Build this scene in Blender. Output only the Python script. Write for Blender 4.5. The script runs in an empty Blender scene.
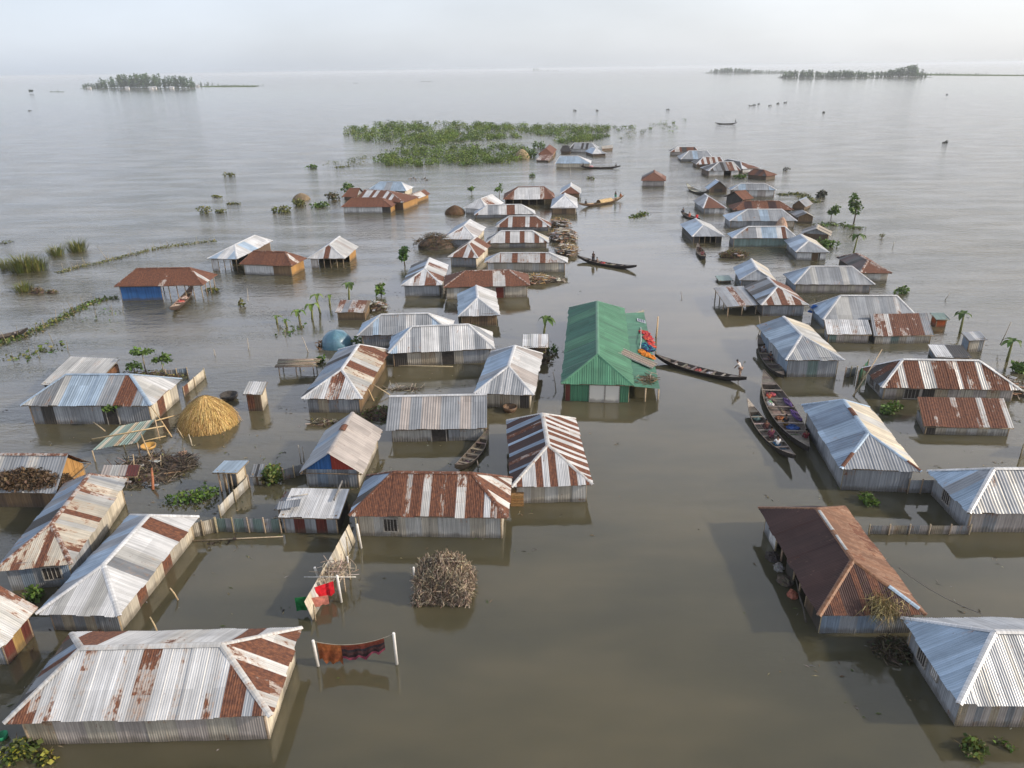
import bpy, math, random
from mathutils import Vector as V
R = math.radians
rnd = random.Random(7)
scene = bpy.context.scene
COL = scene.collection

# ------------------------------------------------------------------ camera
CAM_H, F_PX, HY, ROLL = 27.0, 740.0, 69.0, 0.85
_p = math.atan((384 - HY) / F_PX); _r = R(ROLL)
FW = V((0, math.cos(_p), -math.sin(_p))); UP0 = V((0, math.sin(_p), math.cos(_p))); RT0 = V((1, 0, 0))
RT = math.cos(_r) * RT0 - math.sin(_r) * UP0
UP = math.sin(_r) * RT0 + math.cos(_r) * UP0
EYE = V((0, 0, CAM_H))
def ray(x, y): return FW * F_PX + RT * (x - 512) + UP * (384 - y)
def at(x, y, z=0.0):
    """point of the place seen at photo position (x, y) at height z above the water"""
    d = ray(x, y); return EYE + d * ((z - CAM_H) / d.z)
def proj(p):
    q = p - EYE; k = F_PX / q.dot(FW)
    return 512 + q.dot(RT) * k, 384 - q.dot(UP) * k
cam = bpy.data.objects.new('camera', bpy.data.cameras.new('camera')); COL.objects.link(cam)
from mathutils import Matrix
m = Matrix((RT, UP, -FW)).transposed().to_4x4(); m.translation = EYE
cam.matrix_world = m
cam.data.sensor_width = 36; cam.data.lens = 36 * F_PX / 1024
cam.data.clip_start = 0.5; cam.data.clip_end = 100000
scene.camera = cam

# ------------------------------------------------------------------ light
SUN_EL, SUN_ROT = R(27), R(101)
SD = V((math.cos(SUN_EL) * math.sin(SUN_ROT), math.cos(SUN_EL) * math.cos(SUN_ROT), math.sin(SUN_EL)))
sun = bpy.data.objects.new('sun', bpy.data.lights.new('sun', 'SUN')); COL.objects.link(sun)
sun.data.energy = 2.8; sun.data.angle = R(2.4); sun.data.color = (1, .87, .72)
sun.rotation_euler = SD.to_track_quat('Z', 'Y').to_euler()
w = bpy.data.worlds.new('World'); scene.world = w; w.use_nodes = True
nt = w.node_tree; nt.nodes.clear()
sky = nt.nodes.new('ShaderNodeTexSky'); sky.sky_type = 'NISHITA'; sky.sun_disc = False
sky.sun_elevation = SUN_EL; sky.sun_rotation = SUN_ROT
sky.air_density = 1.0; sky.dust_density = 1.5; sky.ozone_density = 1.0; sky.altitude = 0
hsv = nt.nodes.new('ShaderNodeHueSaturation'); hsv.inputs['Saturation'].default_value = 0.45
tc = nt.nodes.new('ShaderNodeTexCoord'); sp = nt.nodes.new('ShaderNodeSeparateXYZ'); nt.links.new(tc.outputs['Generated'], sp.inputs[0])
ramp = nt.nodes.new('ShaderNodeValToRGB'); nt.links.new(sp.outputs[2], ramp.inputs[0])   # thin high cloud veil, denser towards the horizon
els = ramp.color_ramp.elements
VS = .82 / .13
els[0].position = 0.0; els[0].color = (.59 * VS, .625 * VS, .685 * VS, 1)
els[1].position = 1.0; els[1].color = (.26 * VS, .30 * VS, .37 * VS, 1)
for p_, c_ in ((.03, (.62, .655, .715)), (.105, (.59, .63, .70)), (.19, (.90, .945, 1.09)), (.36, (1.10, 1.14, 1.32)), (.52, (.72, .76, .88)), (.75, (.34, .37, .45))):
    e_ = els.new(p_); e_.color = (*[q * VS for q in c_], 1)
# patches of cloud in the veil
cn = nt.nodes.new('ShaderNodeTexNoise'); cn.inputs['Scale'].default_value = 2.2; cn.inputs['Detail'].default_value = 5
cm_ = nt.nodes.new('ShaderNodeMapping'); cm_.inputs['Scale'].default_value = (1, 1, 3.5)
nt.links.new(tc.outputs['Generated'], cm_.inputs[0]); nt.links.new(cm_.outputs[0], cn.inputs['Vector'])
mr = nt.nodes.new('ShaderNodeMapRange'); mr.inputs[1].default_value = .3; mr.inputs[2].default_value = .7; mr.inputs[3].default_value = .85; mr.inputs[4].default_value = 1.12
nt.links.new(cn.outputs['Fac'], mr.inputs[0])
veil = nt.nodes.new('ShaderNodeVectorMath'); veil.operation = 'SCALE'; nt.links.new(ramp.outputs[0], veil.inputs[0]); nt.links.new(mr.outputs[0], veil.inputs['Scale'])
add = nt.nodes.new('ShaderNodeMix'); add.data_type = 'RGBA'; add.inputs[0].default_value = .75
bg = nt.nodes.new('ShaderNodeBackground'); bg.inputs[1].default_value = 0.13
wo = nt.nodes.new('ShaderNodeOutputWorld')
tm = nt.nodes.new('ShaderNodeMapRange'); tm.inputs[1].default_value = -.5; tm.inputs[2].default_value = .9; nt.links.new(sp.outputs[0], tm.inputs[0])
tint = nt.nodes.new('ShaderNodeMix'); tint.data_type = 'RGBA'; tint.inputs[6].default_value = (.93, .975, 1.04, 1); tint.inputs[7].default_value = (1.40, 1.32, 1.20, 1); nt.links.new(tm.outputs[0], tint.inputs[0])
tv = nt.nodes.new('ShaderNodeVectorMath'); tv.operation = 'MULTIPLY'; nt.links.new(veil.outputs[0], tv.inputs[0]); nt.links.new(tint.outputs[2], tv.inputs[1])
nt.links.new(sky.outputs[0], hsv.inputs['Color']); nt.links.new(hsv.outputs[0], add.inputs[6]); nt.links.new(tv.outputs[0], add.inputs[7])
nt.links.new(add.outputs[2], bg.inputs[0]); nt.links.new(bg.outputs[0], wo.inputs[0])
scene.view_settings.view_transform = 'Standard'; scene.view_settings.look = 'None'
scene.view_settings.exposure = 0.62; scene.view_settings.gamma = 1
scene.cycles.use_denoising = True
scene.cycles.max_bounces = 6; scene.cycles.volume_bounces = 3; scene.cycles.transparent_max_bounces = 6
scene.cycles.caustics_reflective = False; scene.cycles.caustics_refractive = False

# ------------------------------------------------------------------ materials
def newmat(name):
    mt = bpy.data.materials.new(name); mt.use_nodes = True; t = mt.node_tree
    return mt, t, t.nodes['Principled BSDF']
def N(t, typ, **kw):
    n = t.nodes.new(typ)
    for k, v in kw.items(): setattr(n, k, v)
    return n
def math_(t, op, a, b=None, c=None):
    n = N(t, 'ShaderNodeMath', operation=op)
    for i, x in enumerate((a, b, c)):
        if x is None: continue
        if isinstance(x, (int, float)): n.inputs[i].default_value = x
        else: t.links.new(x, n.inputs[i])
    return n.outputs[0]
def mixc(t, f, a, b, mode='MIX'):
    n = N(t, 'ShaderNodeMix', data_type='RGBA', blend_type=mode)
    for s, x in ((0, f), (6, a), (7, b)):
        if isinstance(x, (int, float)): n.inputs[s].default_value = x
        elif isinstance(x, tuple): n.inputs[s].default_value = (*x, 1)
        else: t.links.new(x, n.inputs[s])
    return n.outputs[2]
def noise(t, vec, scale, detail=4, rough=.55):
    n = N(t, 'ShaderNodeTexNoise'); n.inputs['Scale'].default_value = scale
    n.inputs['Detail'].default_value = detail; n.inputs['Roughness'].default_value = rough
    if vec is not None: t.links.new(vec, n.inputs['Vector'])
    return n.outputs['Fac']
def mapping(t, vec, s):
    n = N(t, 'ShaderNodeMapping'); n.inputs['Scale'].default_value = s; t.links.new(vec, n.inputs['Vector']); return n.outputs[0]
def smooth(t, x, lo, hi, a=0., b=1.):
    n = N(t, 'ShaderNodeMapRange', interpolation_type='SMOOTHSTEP')
    t.links.new(x, n.inputs[0])
    for i, q in enumerate((lo, hi, a, b)): n.inputs[1 + i].default_value = q
    return n.outputs[0]
def attr(t, name):
    return N(t, 'ShaderNodeAttribute', attribute_name=name)

def mat_tin(name, metallic=.35, rough=.5, streak=1.0, tide=False):
    """corrugated sheet: own colour and rust of each sheet are stored with the mesh"""
    mt, t, b = newmat(name)
    uv = N(t, 'ShaderNodeUVMap', uv_map='uv').outputs[0]
    col = attr(t, 'col').outputs['Color']; rust = attr(t, 'rust').outputs['Fac']
    n1 = noise(t, mapping(t, uv, (1.5, .42, 1)), 1.6, 6, .62)
    n2 = noise(t, mapping(t, uv, (2.2, 1.3, 1)), 3.0, 4, .6)
    n3 = noise(t, mapping(t, uv, (5.0, .14, 1)), 1.4, 3, .6)
    n4 = noise(t, mapping(t, uv, (1, 1, 1)), .55, 3, .6)
    nn_ = math_(t, 'ADD', math_(t, 'MULTIPLY', n1, .62), math_(t, 'MULTIPLY', n2, .38))
    nn_ = math_(t, 'MULTIPLY_ADD', nn_, 1.9, -.45)
    x = math_(t, 'ADD', nn_, math_(t, 'MULTIPLY', math_(t, 'SUBTRACT', rust, .5), 1.1))
    n5 = noise(t, mapping(t, uv, (2.6, 1.1, 1)), 2.1, 5, .7)
    spots = math_(t, 'MULTIPLY', smooth(t, n5, .63, .70), smooth(t, rust, .09, .2, 0., .85))
    mask = math_(t, 'MAXIMUM', smooth(t, x, .44, .58), spots)
    edge = smooth(t, x, .28, .5)
    fl = N(t, 'ShaderNodeVectorMath', operation='FLOOR'); t.links.new(mapping(t, uv, (1.22, .46, 1)), fl.inputs[0])
    wn = N(t, 'ShaderNodeTexWhiteNoise', noise_dimensions='2D'); t.links.new(fl.outputs[0], wn.inputs['Vector'])
    tone = math_(t, 'ADD', .86, math_(t, 'MULTIPLY', wn.outputs['Value'], .24))
    st = smooth(t, n3, .3, .72, 1.0 + .14 * streak, 1.0 - .22 * streak)
    st2 = smooth(t, n4, .3, .7, .88, 1.1)
    k = math_(t, 'MULTIPLY', math_(t, 'MULTIPLY', tone, st), st2)
    kc = N(t, 'ShaderNodeCombineColor')
    for i in range(3): t.links.new(k, kc.inputs[i])
    base = mixc(t, 1.0, col, kc.outputs[0], 'MULTIPLY')
    base = mixc(t, math_(t, 'MULTIPLY', edge, .45), base, (.30, .17, .09))
    rc = mixc(t, smooth(t, n2, .34, .68), (.085, .033, .02), (.205, .082, .04))
    rc = mixc(t, smooth(t, n3, .35, .7, 0, .5), rc, (.055, .022, .016))
    fin = mixc(t, mask, base, rc)
    if tide:   # wet mud line left by the flood
        gz = N(t, 'ShaderNodeSeparateXYZ'); gp = N(t, 'ShaderNodeNewGeometry').outputs['Position']; t.links.new(gp, gz.inputs[0])
        lv_ = math_(t, 'ADD', gz.outputs[2], math_(t, 'MULTIPLY', noise(t, gp, 1.3, 4, .6), -.7))
        fin = mixc(t, smooth(t, lv_, -.25, .1, .62, 0.), fin, (.075, .062, .045))
    t.links.new(fin, b.inputs['Base Color'])
    t.links.new(math_(t, 'MULTIPLY', math_(t, 'SUBTRACT', 1.0, edge), metallic), b.inputs['Metallic'])
    t.links.new(smooth(t, mask, 0, 1, rough, .85), b.inputs['Roughness'])
    return mt
def mat_col(name, rough=.8, nscale=6., amt=.35, spec=.3, stretch=(1, 1, 1), bump=0., trans=0.):
    """plain material: the colour of each piece is stored with the mesh, grain is procedural"""
    mt, t, b = newmat(name)
    oc = N(t, 'ShaderNodeTexCoord').outputs['Object']
    col = attr(t, 'col').outputs['Color']
    n = noise(t, mapping(t, oc, stretch), nscale, 5, .6)
    k = smooth(t, n, .25, .75, 1 - amt, 1 + amt)
    kc = N(t, 'ShaderNodeCombineColor')
    for i in range(3): t.links.new(k, kc.inputs[i])
    base = mixc(t, 1.0, col, kc.outputs[0], 'MULTIPLY')
    t.links.new(base, b.inputs['Base Color'])
    b.inputs['Roughness'].default_value = rough; b.inputs['Specular IOR Level'].default_value = spec
    if bump:
        bn = N(t, 'ShaderNodeBump'); bn.inputs['Strength'].default_value = bump; bn.inputs['Distance'].default_value = .05
        t.links.new(n, bn.inputs['Height']); t.links.new(bn.outputs[0], b.inputs['Normal'])
    if trans:
        tr = N(t, 'ShaderNodeBsdfTranslucent'); t.links.new(base, tr.inputs[0])
        mx = N(t, 'ShaderNodeMixShader'); mx.inputs[0].default_value = trans
        t.links.new(b.outputs[0], mx.inputs[1]); t.links.new(tr.outputs[0], mx.inputs[2])
        t.links.new(mx.outputs[0], t.nodes['Material Output'].inputs[0])
    return mt
M_TIN = mat_tin('corrugated_tin')
M_WALL = mat_tin('tin_wall', .12, .6, 1.3, True)
M_PAINT = mat_tin('painted_tin', .0, .5, 1.3)
M_WOOD = mat_col('weathered_wood', .8, 7, .45, .2, (1, 1, 4), .3)
M_BOAT = mat_col('tarred_wood', .55, 5, .4, .35, (1, 1, 1), .2)
M_BAMBOO = mat_col('bamboo', .6, 9, .3, .3)
M_CLOTH = mat_col('cloth', .9, 5, .3, .1, (1, 1, 1), .3)
M_LEAF = mat_col('leaf', .55, 1.5, .25, .35, trans=.25)
M_STRAW = mat_col('straw', .9, 14, .4, .1, (1, 1, .35), .6)
M_SKIN = mat_col('skin', .6, 5, .1, .3)
M_EARTH = mat_col('wet_mud', .6, 3, .5, .3, bump=.6)
M_GRASS = mat_col('island_grass', 1., .02, .3, 0.)
M_DARK = mat_col('dark_opening', .9, 4, .3, .1)  # near-black panels paint the shade inside doorways and windows
M_METAL = mat_col('sheet_metal', .4, 5, .2, .5)
M_PLASTIC = mat_col('plastic', .35, 5, .12, .5)

# ------------------------------------------------------------------ mesh helper
class MB:
    def __init__(s): s.v = []; s.f = []; s.c = []; s.r = []; s.uv = []; s.sm = []
    def face(s, idx, c, r=0., uv=None, smooth=False):
        s.f.append(tuple(idx)); s.c.append(c); s.r.append(r); s.uv.append(uv); s.sm.append(smooth)
    def poly(s, pts, c, r=0., uv=None):
        o = len(s.v); s.v += [tuple(p) for p in pts]; s.face(range(o, o + len(pts)), c, r, uv)
    def box(s, ctr, size, c, ax=None, r=0.):
        X, Y, Z = ax or (V((1, 0, 0)), V((0, 1, 0)), V((0, 0, 1)))
        o = len(s.v); ctr = V(ctr)
        for k in range(8):
            s.v.append(tuple(ctr + X * (size[0] / 2 * (1 if k & 1 else -1)) + Y * (size[1] / 2 * (1 if k & 2 else -1)) + Z * (size[2] / 2 * (1 if k & 4 else -1))))
        for q in ((0, 2, 3, 1), (4, 5, 7, 6), (0, 1, 5, 4), (2, 6, 7, 3), (0, 4, 6, 2), (1, 3, 7, 5)):
            s.face([o + i for i in q], c, r)
    def tube(s, pts, rad, c, n=6, cap=True):
        pts = [V(p) for p in pts]; rs = rad if isinstance(rad, (list, tuple)) else [rad] * len(pts)
        o = len(s.v)
        for i, p in enumerate(pts):
            d = (pts[min(i + 1, len(pts) - 1)] - pts[max(i - 1, 0)]).normalized()
            a = d.orthogonal().normalized() if abs(d.z) > .95 else d.cross(V((0, 0, 1))).normalized(); b = d.cross(a)
            for k in range(n):
                t = 2 * math.pi * k / n; s.v.append(tuple(p + (a * math.cos(t) + b * math.sin(t)) * rs[i]))
        for i in range(len(pts) - 1):
            for k in range(n):
                s.face((o + i * n + k, o + i * n + (k + 1) % n, o + (i + 1) * n + (k + 1) % n, o + (i + 1) * n + k), c, smooth=True)
        if cap:
            s.face([o + k for k in range(n)][::-1], c); s.face([o + (len(pts) - 1) * n + k for k in range(n)], c)
    def build(s, name, mat, parent=None, origin=None):
        me = bpy.data.meshes.new(name)
        o = V(origin) if origin is not None else V((0, 0, 0))
        me.from_pydata([(x - o.x, y - o.y, z - o.z) for x, y, z in s.v], [], s.f)
        a = me.attributes.new('col', 'FLOAT_COLOR', 'FACE'); a.data.foreach_set('color', [q for c in s.c for q in (*c[:3], 1.0)])
        a = me.attributes.new('rust', 'FLOAT', 'FACE'); a.data.foreach_set('value', s.r)
        u = me.uv_layers.new(name='uv'); flat = []
        for f, q in zip(s.f, s.uv):
            if q is None: q = [(0, 0)] * len(f)
            for p in q: flat += p
        u.data.foreach_set('uv', flat)
        me.polygons.foreach_set('use_smooth', s.sm)
        me.materials.append(mat); me.update()
        ob = bpy.data.objects.new(name, me); COL.objects.link(ob)
        if parent is not None:
            ob.parent = parent; ob.location = o - world_loc(parent)
        else: ob.location = o
        return ob
def world_loc(o):
    l = V(o.location); p = o.parent
    while p is not None: l += V(p.location); p = p.parent
    return l
def tag(o, label=None, cat=None, group=None, kind=None):
    if label: o['label'] = label
    if cat: o['category'] = cat
    if group: o['group'] = group
    if kind: o['kind'] = kind
    return o
def empty(name, loc, label, cat, group=None):
    o = bpy.data.objects.new(name, None); COL.objects.link(o); o.location = loc; o.empty_display_size = .3
    return tag(o, label, cat, group)
def jit(c, a=.15): 
    k = 1 + rnd.uniform(-a, a); return tuple(max(0, min(1, q * k * (1 + rnd.uniform(-a, a) * .3))) for q in c[:3])

# ------------------------------------------------------------------ sheets
PAL = {  # colour, rust
 'W': ((.60, .60, .59), .13), 'w': ((.54, .53, .50), .30), 'G': ((.30, .315, .33), .12), 'g': ((.22, .23, .24), .25), 'B': ((.34, .43, .52), .08),  # bluish sheets also put sky-blue shade into left-facing slopes
 'b': ((.23, .29, .36), .14), 'L': ((.45, .445, .42), .14), 'T': ((.42, .385, .32), .15), 't': ((.36, .31, .23), .28), 'D': ((.05, .045, .04), .1),  # darkest sheets also paint the shade of open doorways on walls
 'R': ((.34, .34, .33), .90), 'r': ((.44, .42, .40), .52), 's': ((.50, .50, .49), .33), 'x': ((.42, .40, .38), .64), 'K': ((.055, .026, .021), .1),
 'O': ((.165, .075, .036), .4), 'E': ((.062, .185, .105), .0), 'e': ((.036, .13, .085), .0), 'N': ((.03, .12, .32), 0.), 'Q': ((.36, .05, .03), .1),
 'Y': ((.38, .21, .07), .1), 'M': ((.20, .13, .07), .1), 'm': ((.12, .08, .05), .1), 'P': ((.40, .36, .33), .12), 'C': ((.56, .50, .39), .08),
 'H': ((.18, .25, .23), .12), 'o': ((.42, .09, .02), .0), 'q': ((.12, .03, .022), .1), 'y': ((.34, .22, .08), .1), 'v': ((.50, .46, .38), .36), 'z': ((.46, .41, .33), .50),
 'Z': ((.62, .62, .61), .06)}
def corr(mb, P0, P1, Q1, Q0, pat, per=.16, amp=.022, panel=.8, flat=False, ragged=True, seed=None):
    """one slope or wall of corrugated sheets: eave P0-P1, top Q0-Q1"""
    rg = random.Random(seed if seed is not None else rnd.random())
    P0, P1, Q0, Q1 = V(P0), V(P1), V(Q0), V(Q1)
    L = (P1 - P0).length; e = (P1 - P0) / L
    top = (Q0 + Q1) / 2 - P0
    n = e.cross(top).normalized(); s = n.cross(e)
    skew = (Q0 - P0).dot(e) < -.02 * L or (Q1 - P0).dot(e) > 1.02 * L
    vm = top.dot(s); u0 = max(0., (Q0 - P0).dot(e)); u1 = min(L, (Q1 - P0).dot(e))
    def vt(u):
        if u < u0: return vm * u / u0
        if u > u1: return vm * (L - u) / max(1e-6, L - u1)
        return vm
    np_ = max(1, round(L / panel)); pw = L / np_
    off = [(rg.uniform(-.018, .018), rg.uniform(-.03, .09) if ragged else 0, rg.uniform(-.06, .06)) for _ in range(np_)]
    if flat: us = sorted(set([0, L, u0, u1] + [i * pw for i in range(np_ + 1)])); 
    else:
        k = max(2, int(L / per * 4)); us = sorted(set([L * i / k for i in range(k + 1)] + [u0, u1]))
    uo, vo = rg.uniform(0, 900), rg.uniform(0, 900)
    rows = (0, 1) if vm < 1.3 else (0, .33, .67, 1)
    NP = len(pat); bnd = [(i + (rg.uniform(-.3, .3) if ragged else 0)) / NP for i in range(1, NP)]; grd = [rg.uniform(-.26, .26) for _ in range(NP)]
    cols = []; ph1, ph2 = rg.uniform(0, 6), rg.uniform(0, 6); bl = .035 if ragged and vm > 1.3 else .012
    for u in us:
        pi = min(np_ - 1, int(u / pw)); j = off[pi]
        h = vm if skew else vt(u); col = []; f_ = u / L; bt = Q0.lerp(Q1, f_) - P0.lerp(P1, f_); bt = bt / vm if skew else s
        v0 = -j[1] if h > .3 else 0
        for q in rows:
            v = v0 + (h - v0) * q
            dz = (0 if flat else amp * math.sin(2 * math.pi * u / per)) + j[0] + bl * math.sin(math.pi * min(1, q + .15)) * (math.sin(u * 1.1 + ph1) + .6 * math.sin(u * 2.7 + ph2))
            col.append(len(mb.v)); mb.v.append(tuple(P0 + e * u + bt * v + n * dz))
        cols.append((u, h, col, pi))
    for a, b in zip(cols, cols[1:]):
        mid = (a[0] + b[0]) / 2
        ci = sum(1 for q in bnd if q < mid / L); ch = pat[ci]
        if ch == '.': continue
        c, ru = PAL[ch]
        pi = min(np_ - 1, int(mid / pw)); kk = 1 + off[pi][2]
        c = tuple(q * kk for q in c); ru = ru + off[pi][2] * (1. if 0.02 < ru < .9 else 0)
        for i in range(len(rows) - 1):
            q = [(uo + a[0], vo + a[1] * rows[i]), (uo + b[0], vo + b[1] * rows[i]), (uo + b[0], vo + b[1] * rows[i + 1]), (uo + a[0], vo + a[1] * rows[i + 1])]
            mb.face((a[2][i], b[2][i], b[2][i + 1], a[2][i + 1]), c, ru + (grd[ci] * ((i + .5) / (len(rows) - 1) - .5) * 2 if .05 < ru < .95 and len(rows) > 2 else 0), q, not flat)
def cap(mb, P, Q, wd, c, ru=0., lift=.035):
    P, Q = V(P), V(Q); d = (Q - P).normalized(); sd = d.cross(V((0, 0, 1))).normalized(); up = sd.cross(d)
    rows = []
    for p in (P, Q):
        o = len(mb.v)
        for x, z in ((-wd, -wd * .42), (-wd * .35, 0), (wd * .35, 0), (wd, -wd * .42)):
            mb.v.append(tuple(p + sd * x + up * (z + lift)))
        rows.append(o)
    L = (Q - P).length; uo = rnd.uniform(0, 500)
    for k in range(3):
        mb.face((rows[0] + k, rows[0] + k + 1, rows[1] + k + 1, rows[1] + k), c, ru, [(uo, k * .2), (uo, k * .2 + .2), (uo + L, k * .2 + .2), (uo + L, k * .2)])

DET = []   # log for checking
def detail(d):
    """rib spacing by distance from the viewpoint"""
    if d < 56: return dict(per=.11, amp=.0125)
    if d < 90: return dict(per=.2, amp=.022)
    return dict(flat=True)

def walls(root, c, ze, wall, base=-.45, det=None, top=.1, gables=None, apex=None, mat=None):
    """four sides of sheets between wall corners c (front-left, front-right, rear-right, rear-left)"""
    mb = MB(); posts = []
    for k in range(4):
        a, b = V(c[k]), V(c[(k + 1) % 4]); pat = wall[k]
        z0 = V((0, 0, base)); z1 = V((0, 0, ze + top))
        if '.' not in pat: corr(mb, a + z0, b + z0, b + z1, a + z1, pat, panel=.9, ragged=False, **det)
        else:
            i = 0
            while i < len(pat):
                j = i
                while j < len(pat) and pat[j] != '.': j += 1
                if j > i:
                    a1, b1 = a.lerp(b, i / len(pat)), a.lerp(b, j / len(pat)); m1 = MB(); corr(m1, a1 + z0, b1 + z0, b1 + z1, a1 + z1, pat[i:j], panel=.9, ragged=False, **det); m1.build('wall_panel', mat or M_WALL, root)
                i = j + 1
        n = len(pat)
        for i in range(n + 1):
            l = pat[i - 1] if i > 0 else '.'; r_ = pat[i] if i < n else '.'
            if (i in (0, n) and k % 2 == 0) or (0 < i < n and '.' in (l, r_)) : posts.append(a.lerp(b, i / n))
    if mb.f: mb.build('wall', mat or M_WALL, root)
    seen = []
    for p in posts:
        if any((p - q).length < .35 for q in seen): continue
        seen.append(p); q = MB(); inward = (sum((V(x) for x in c), V()) / 4 - p).normalized() * .07
        q.tube([p + inward + V((0, 0, base)), p + inward + V((0, 0, ze + .05))], .065, jit((.30, .23, .15)), 6)
        q.build('post', M_WOOD, root)

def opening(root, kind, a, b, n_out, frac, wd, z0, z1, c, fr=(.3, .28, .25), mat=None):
    """a framed door or window panel, dark ones painting the unlit inside, on the wall line a-b, facing n_out"""
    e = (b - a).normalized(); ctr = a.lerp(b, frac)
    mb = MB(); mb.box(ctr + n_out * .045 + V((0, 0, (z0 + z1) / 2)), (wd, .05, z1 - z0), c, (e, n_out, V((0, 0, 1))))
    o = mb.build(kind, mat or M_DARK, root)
    f = MB(); t = .07
    for sx in (-1, 1): f.box(ctr + e * (sx * (wd / 2 + t / 2)) + n_out * .05 + V((0, 0, (z0 + z1) / 2)), (t, .09, z1 - z0 + 2 * t), fr, (e, n_out, V((0, 0, 1))))
    f.box(ctr + n_out * .05 + V((0, 0, z1 + t / 2)), (wd, .085, t), fr, (e, n_out, V((0, 0, 1))))
    if kind == 'window':
        f.box(ctr + n_out * .05 + V((0, 0, z0 - t / 2)), (wd, .085, t), fr, (e, n_out, V((0, 0, 1))))
        for k in (-.25, 0, .25): f.box(ctr + e * (wd * k) + n_out * .085 + V((0, 0, (z0 + z1) / 2)), (.03, .03, z1 - z0), fr, (e, n_out, V((0, 0, 1))))
    f.build('frame', M_WOOD, o)

def H(label, A, B, C, R1, R2, by, ax='u', roof=('G',) * 4, wall=('G',) * 4, ov=.4, pitch=None, gab='G', win=(), door=(), capc='W', name='tin_house', cat='house', group='flooded tin-roofed houses', mat=None, wmat=None, snap=True, caps=True):
    lo, hi = .25, 5.0
    def rect(ze, depth=None):
        a, b = at(*A, ze), at(*B, ze); u = (b - a).normalized(); n = V((-u.y, u.x, 0)); Wd = (b - a).length
        if C is not None:
            p = at(C[1], C[2], ze); depth = (p - (b if C[0] == 'R' else a)).dot(n)
        return a, b, u, n, Wd, depth
    for _ in range(40):
        ze = (lo + hi) / 2; a, b, u, n, Wd, dp = rect(ze)
        y = proj(((a + b) / 2 + n * ov) - V((0, 0, ze)))[1]
        if y < by: lo = ze
        else: hi = ze
    a, b, u, n, Wd, dp = rect(ze)
    if dp is None:
        l, h = 1.5, 14.
        for _ in range(40):
            dp = (l + h) / 2; mid = ((R1[0] + R2[0]) / 2, (R1[1] + R2[1]) / 2); d = ray(*mid)
            t = ((a + n * dp / 2) - EYE).dot(n) / d.dot(n); z = (EYE + d * t).z
            if z - ze > math.tan(R(27)) * dp / 2: l = dp
            else: h = dp
    dp = max(1.2, dp)
    if ax == 'u':
        zs = []; ss = []
        for q in (R1, R2):
            d = ray(*q); t = ((a + n * dp / 2) - EYE).dot(n) / d.dot(n); p = EYE + d * t
            zs.append(p.z); ss.append((p - a).dot(u))
        half = dp / 2; zr = sum(zs) / 2 - ze; zr = max(math.tan(R(17)) * half, min(math.tan(R(40)) * half, zr))
        lim = Wd
    else:
        half = Wd / 2; ss = None
        def sr(pt):
            z = ze + math.tan(pt) * half
            return [(at(*q, z) - a).dot(n) for q in (R1, R2)], z - ze
        if pitch is None:
            l, h = R(17), R(40)
            for _ in range(40):
                k = (l + h) / 2; s_, zr = sr(k)
                if s_[1] > dp: l = k
                else: h = k
            if k < R(17.6): k = R(25)
        else: k = R(pitch)
        ss, zr = sr(k); lim = dp
    s1, s2 = ss
    s1 = 0 if (snap and s1 < .07 * lim) else max(0, s1); s2 = lim if (snap and s2 > .93 * lim) else min(lim, s2)
    if s2 < s1 + .15: mm = (s1 + s2) / 2; s1, s2 = max(0, mm - .1), min(lim, mm + .1)
    Z = V((0, 0, ze + zr)); g = lambda p: V((p.x, p.y, 0))
    if ax == 'u': r1 = g(a + n * dp / 2 + u * s1) + Z; r2 = g(a + n * dp / 2 + u * s2) + Z
    else: r1 = g(a + u * Wd / 2 + n * s1) + Z; r2 = g(a + u * Wd / 2 + n * s2) + Z
    c0, c1, c2, c3 = a, b, b + n * dp, a + n * dp
    ctr = (c0 + c2) / 2; dist = (ctr - EYE).length
    DET.append((label, round(ze, 2), round(Wd, 1), round(dp, 1), round(math.degrees(math.atan2(zr, half)), 0), round(dist)))
    det = detail(dist); loc = V((ctr.x, ctr.y, 0))
    root = empty(name, loc, label, cat, group)
    mb = MB(); hip1 = s1 > 0; hip2 = s2 < lim
    if ax == 'u':
        corr(mb, c0, c1, r2, r1, roof[0], **det); corr(mb, c2, c3, r1, r2, roof[2], **det)
        if hip2: corr(mb, c1, c2, r2, r2, roof[1], **det)
        if hip1: corr(mb, c3, c0, r1, r1, roof[3], **det)
        hips = ([(c1, r2), (c2, r2)] if hip2 else []) + ([(c0, r1), (c3, r1)] if hip1 else [])
        gb = ([(1, r2)] if not hip2 else []) + ([(3, r1)] if not hip1 else [])
    else:
        corr(mb, c1, c2, r2, r1, roof[1], **det); corr(mb, c3, c0, r1, r2, roof[3], **det)
        if hip1: corr(mb, c0, c1, r1, r1, roof[0], **det)
        if hip2: corr(mb, c2, c3, r2, r2, roof[2], **det)
        hips = ([(c0, r1), (c1, r1)] if hip1 else []) + ([(c2, r2), (c3, r2)] if hip2 else [])
        gb = ([(0, r1)] if not hip1 else []) + ([(2, r2)] if not hip2 else [])
    ro = mb.build('roof', mat or M_TIN, root)
    if caps:
        k = MB(); cc, cr = PAL[capc]; wd = .17 if dist < 110 else .22
        cap(k, r1, r2, wd, cc, cr)
        for p, q in hips: cap(k, q, p, wd * .85, cc, cr)
        k.build('ridge_cap', mat or M_TIN, ro)
    if dist < 130:
        k = MB(); lift = V((0, 0, -.09))
        for p, q in ((c0, c1), (c1, c2), (c2, c3), (c3, c0)):
            i = (ctr - (p + q) / 2).normalized() * .12
            k.tube([p + lift + i, q + lift + i], .04, (.2, .15, .1), 4)
        k.build('eave_pole', M_WOOD, ro)
    o1 = min(ov, Wd * .18, dp * .18)
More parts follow.
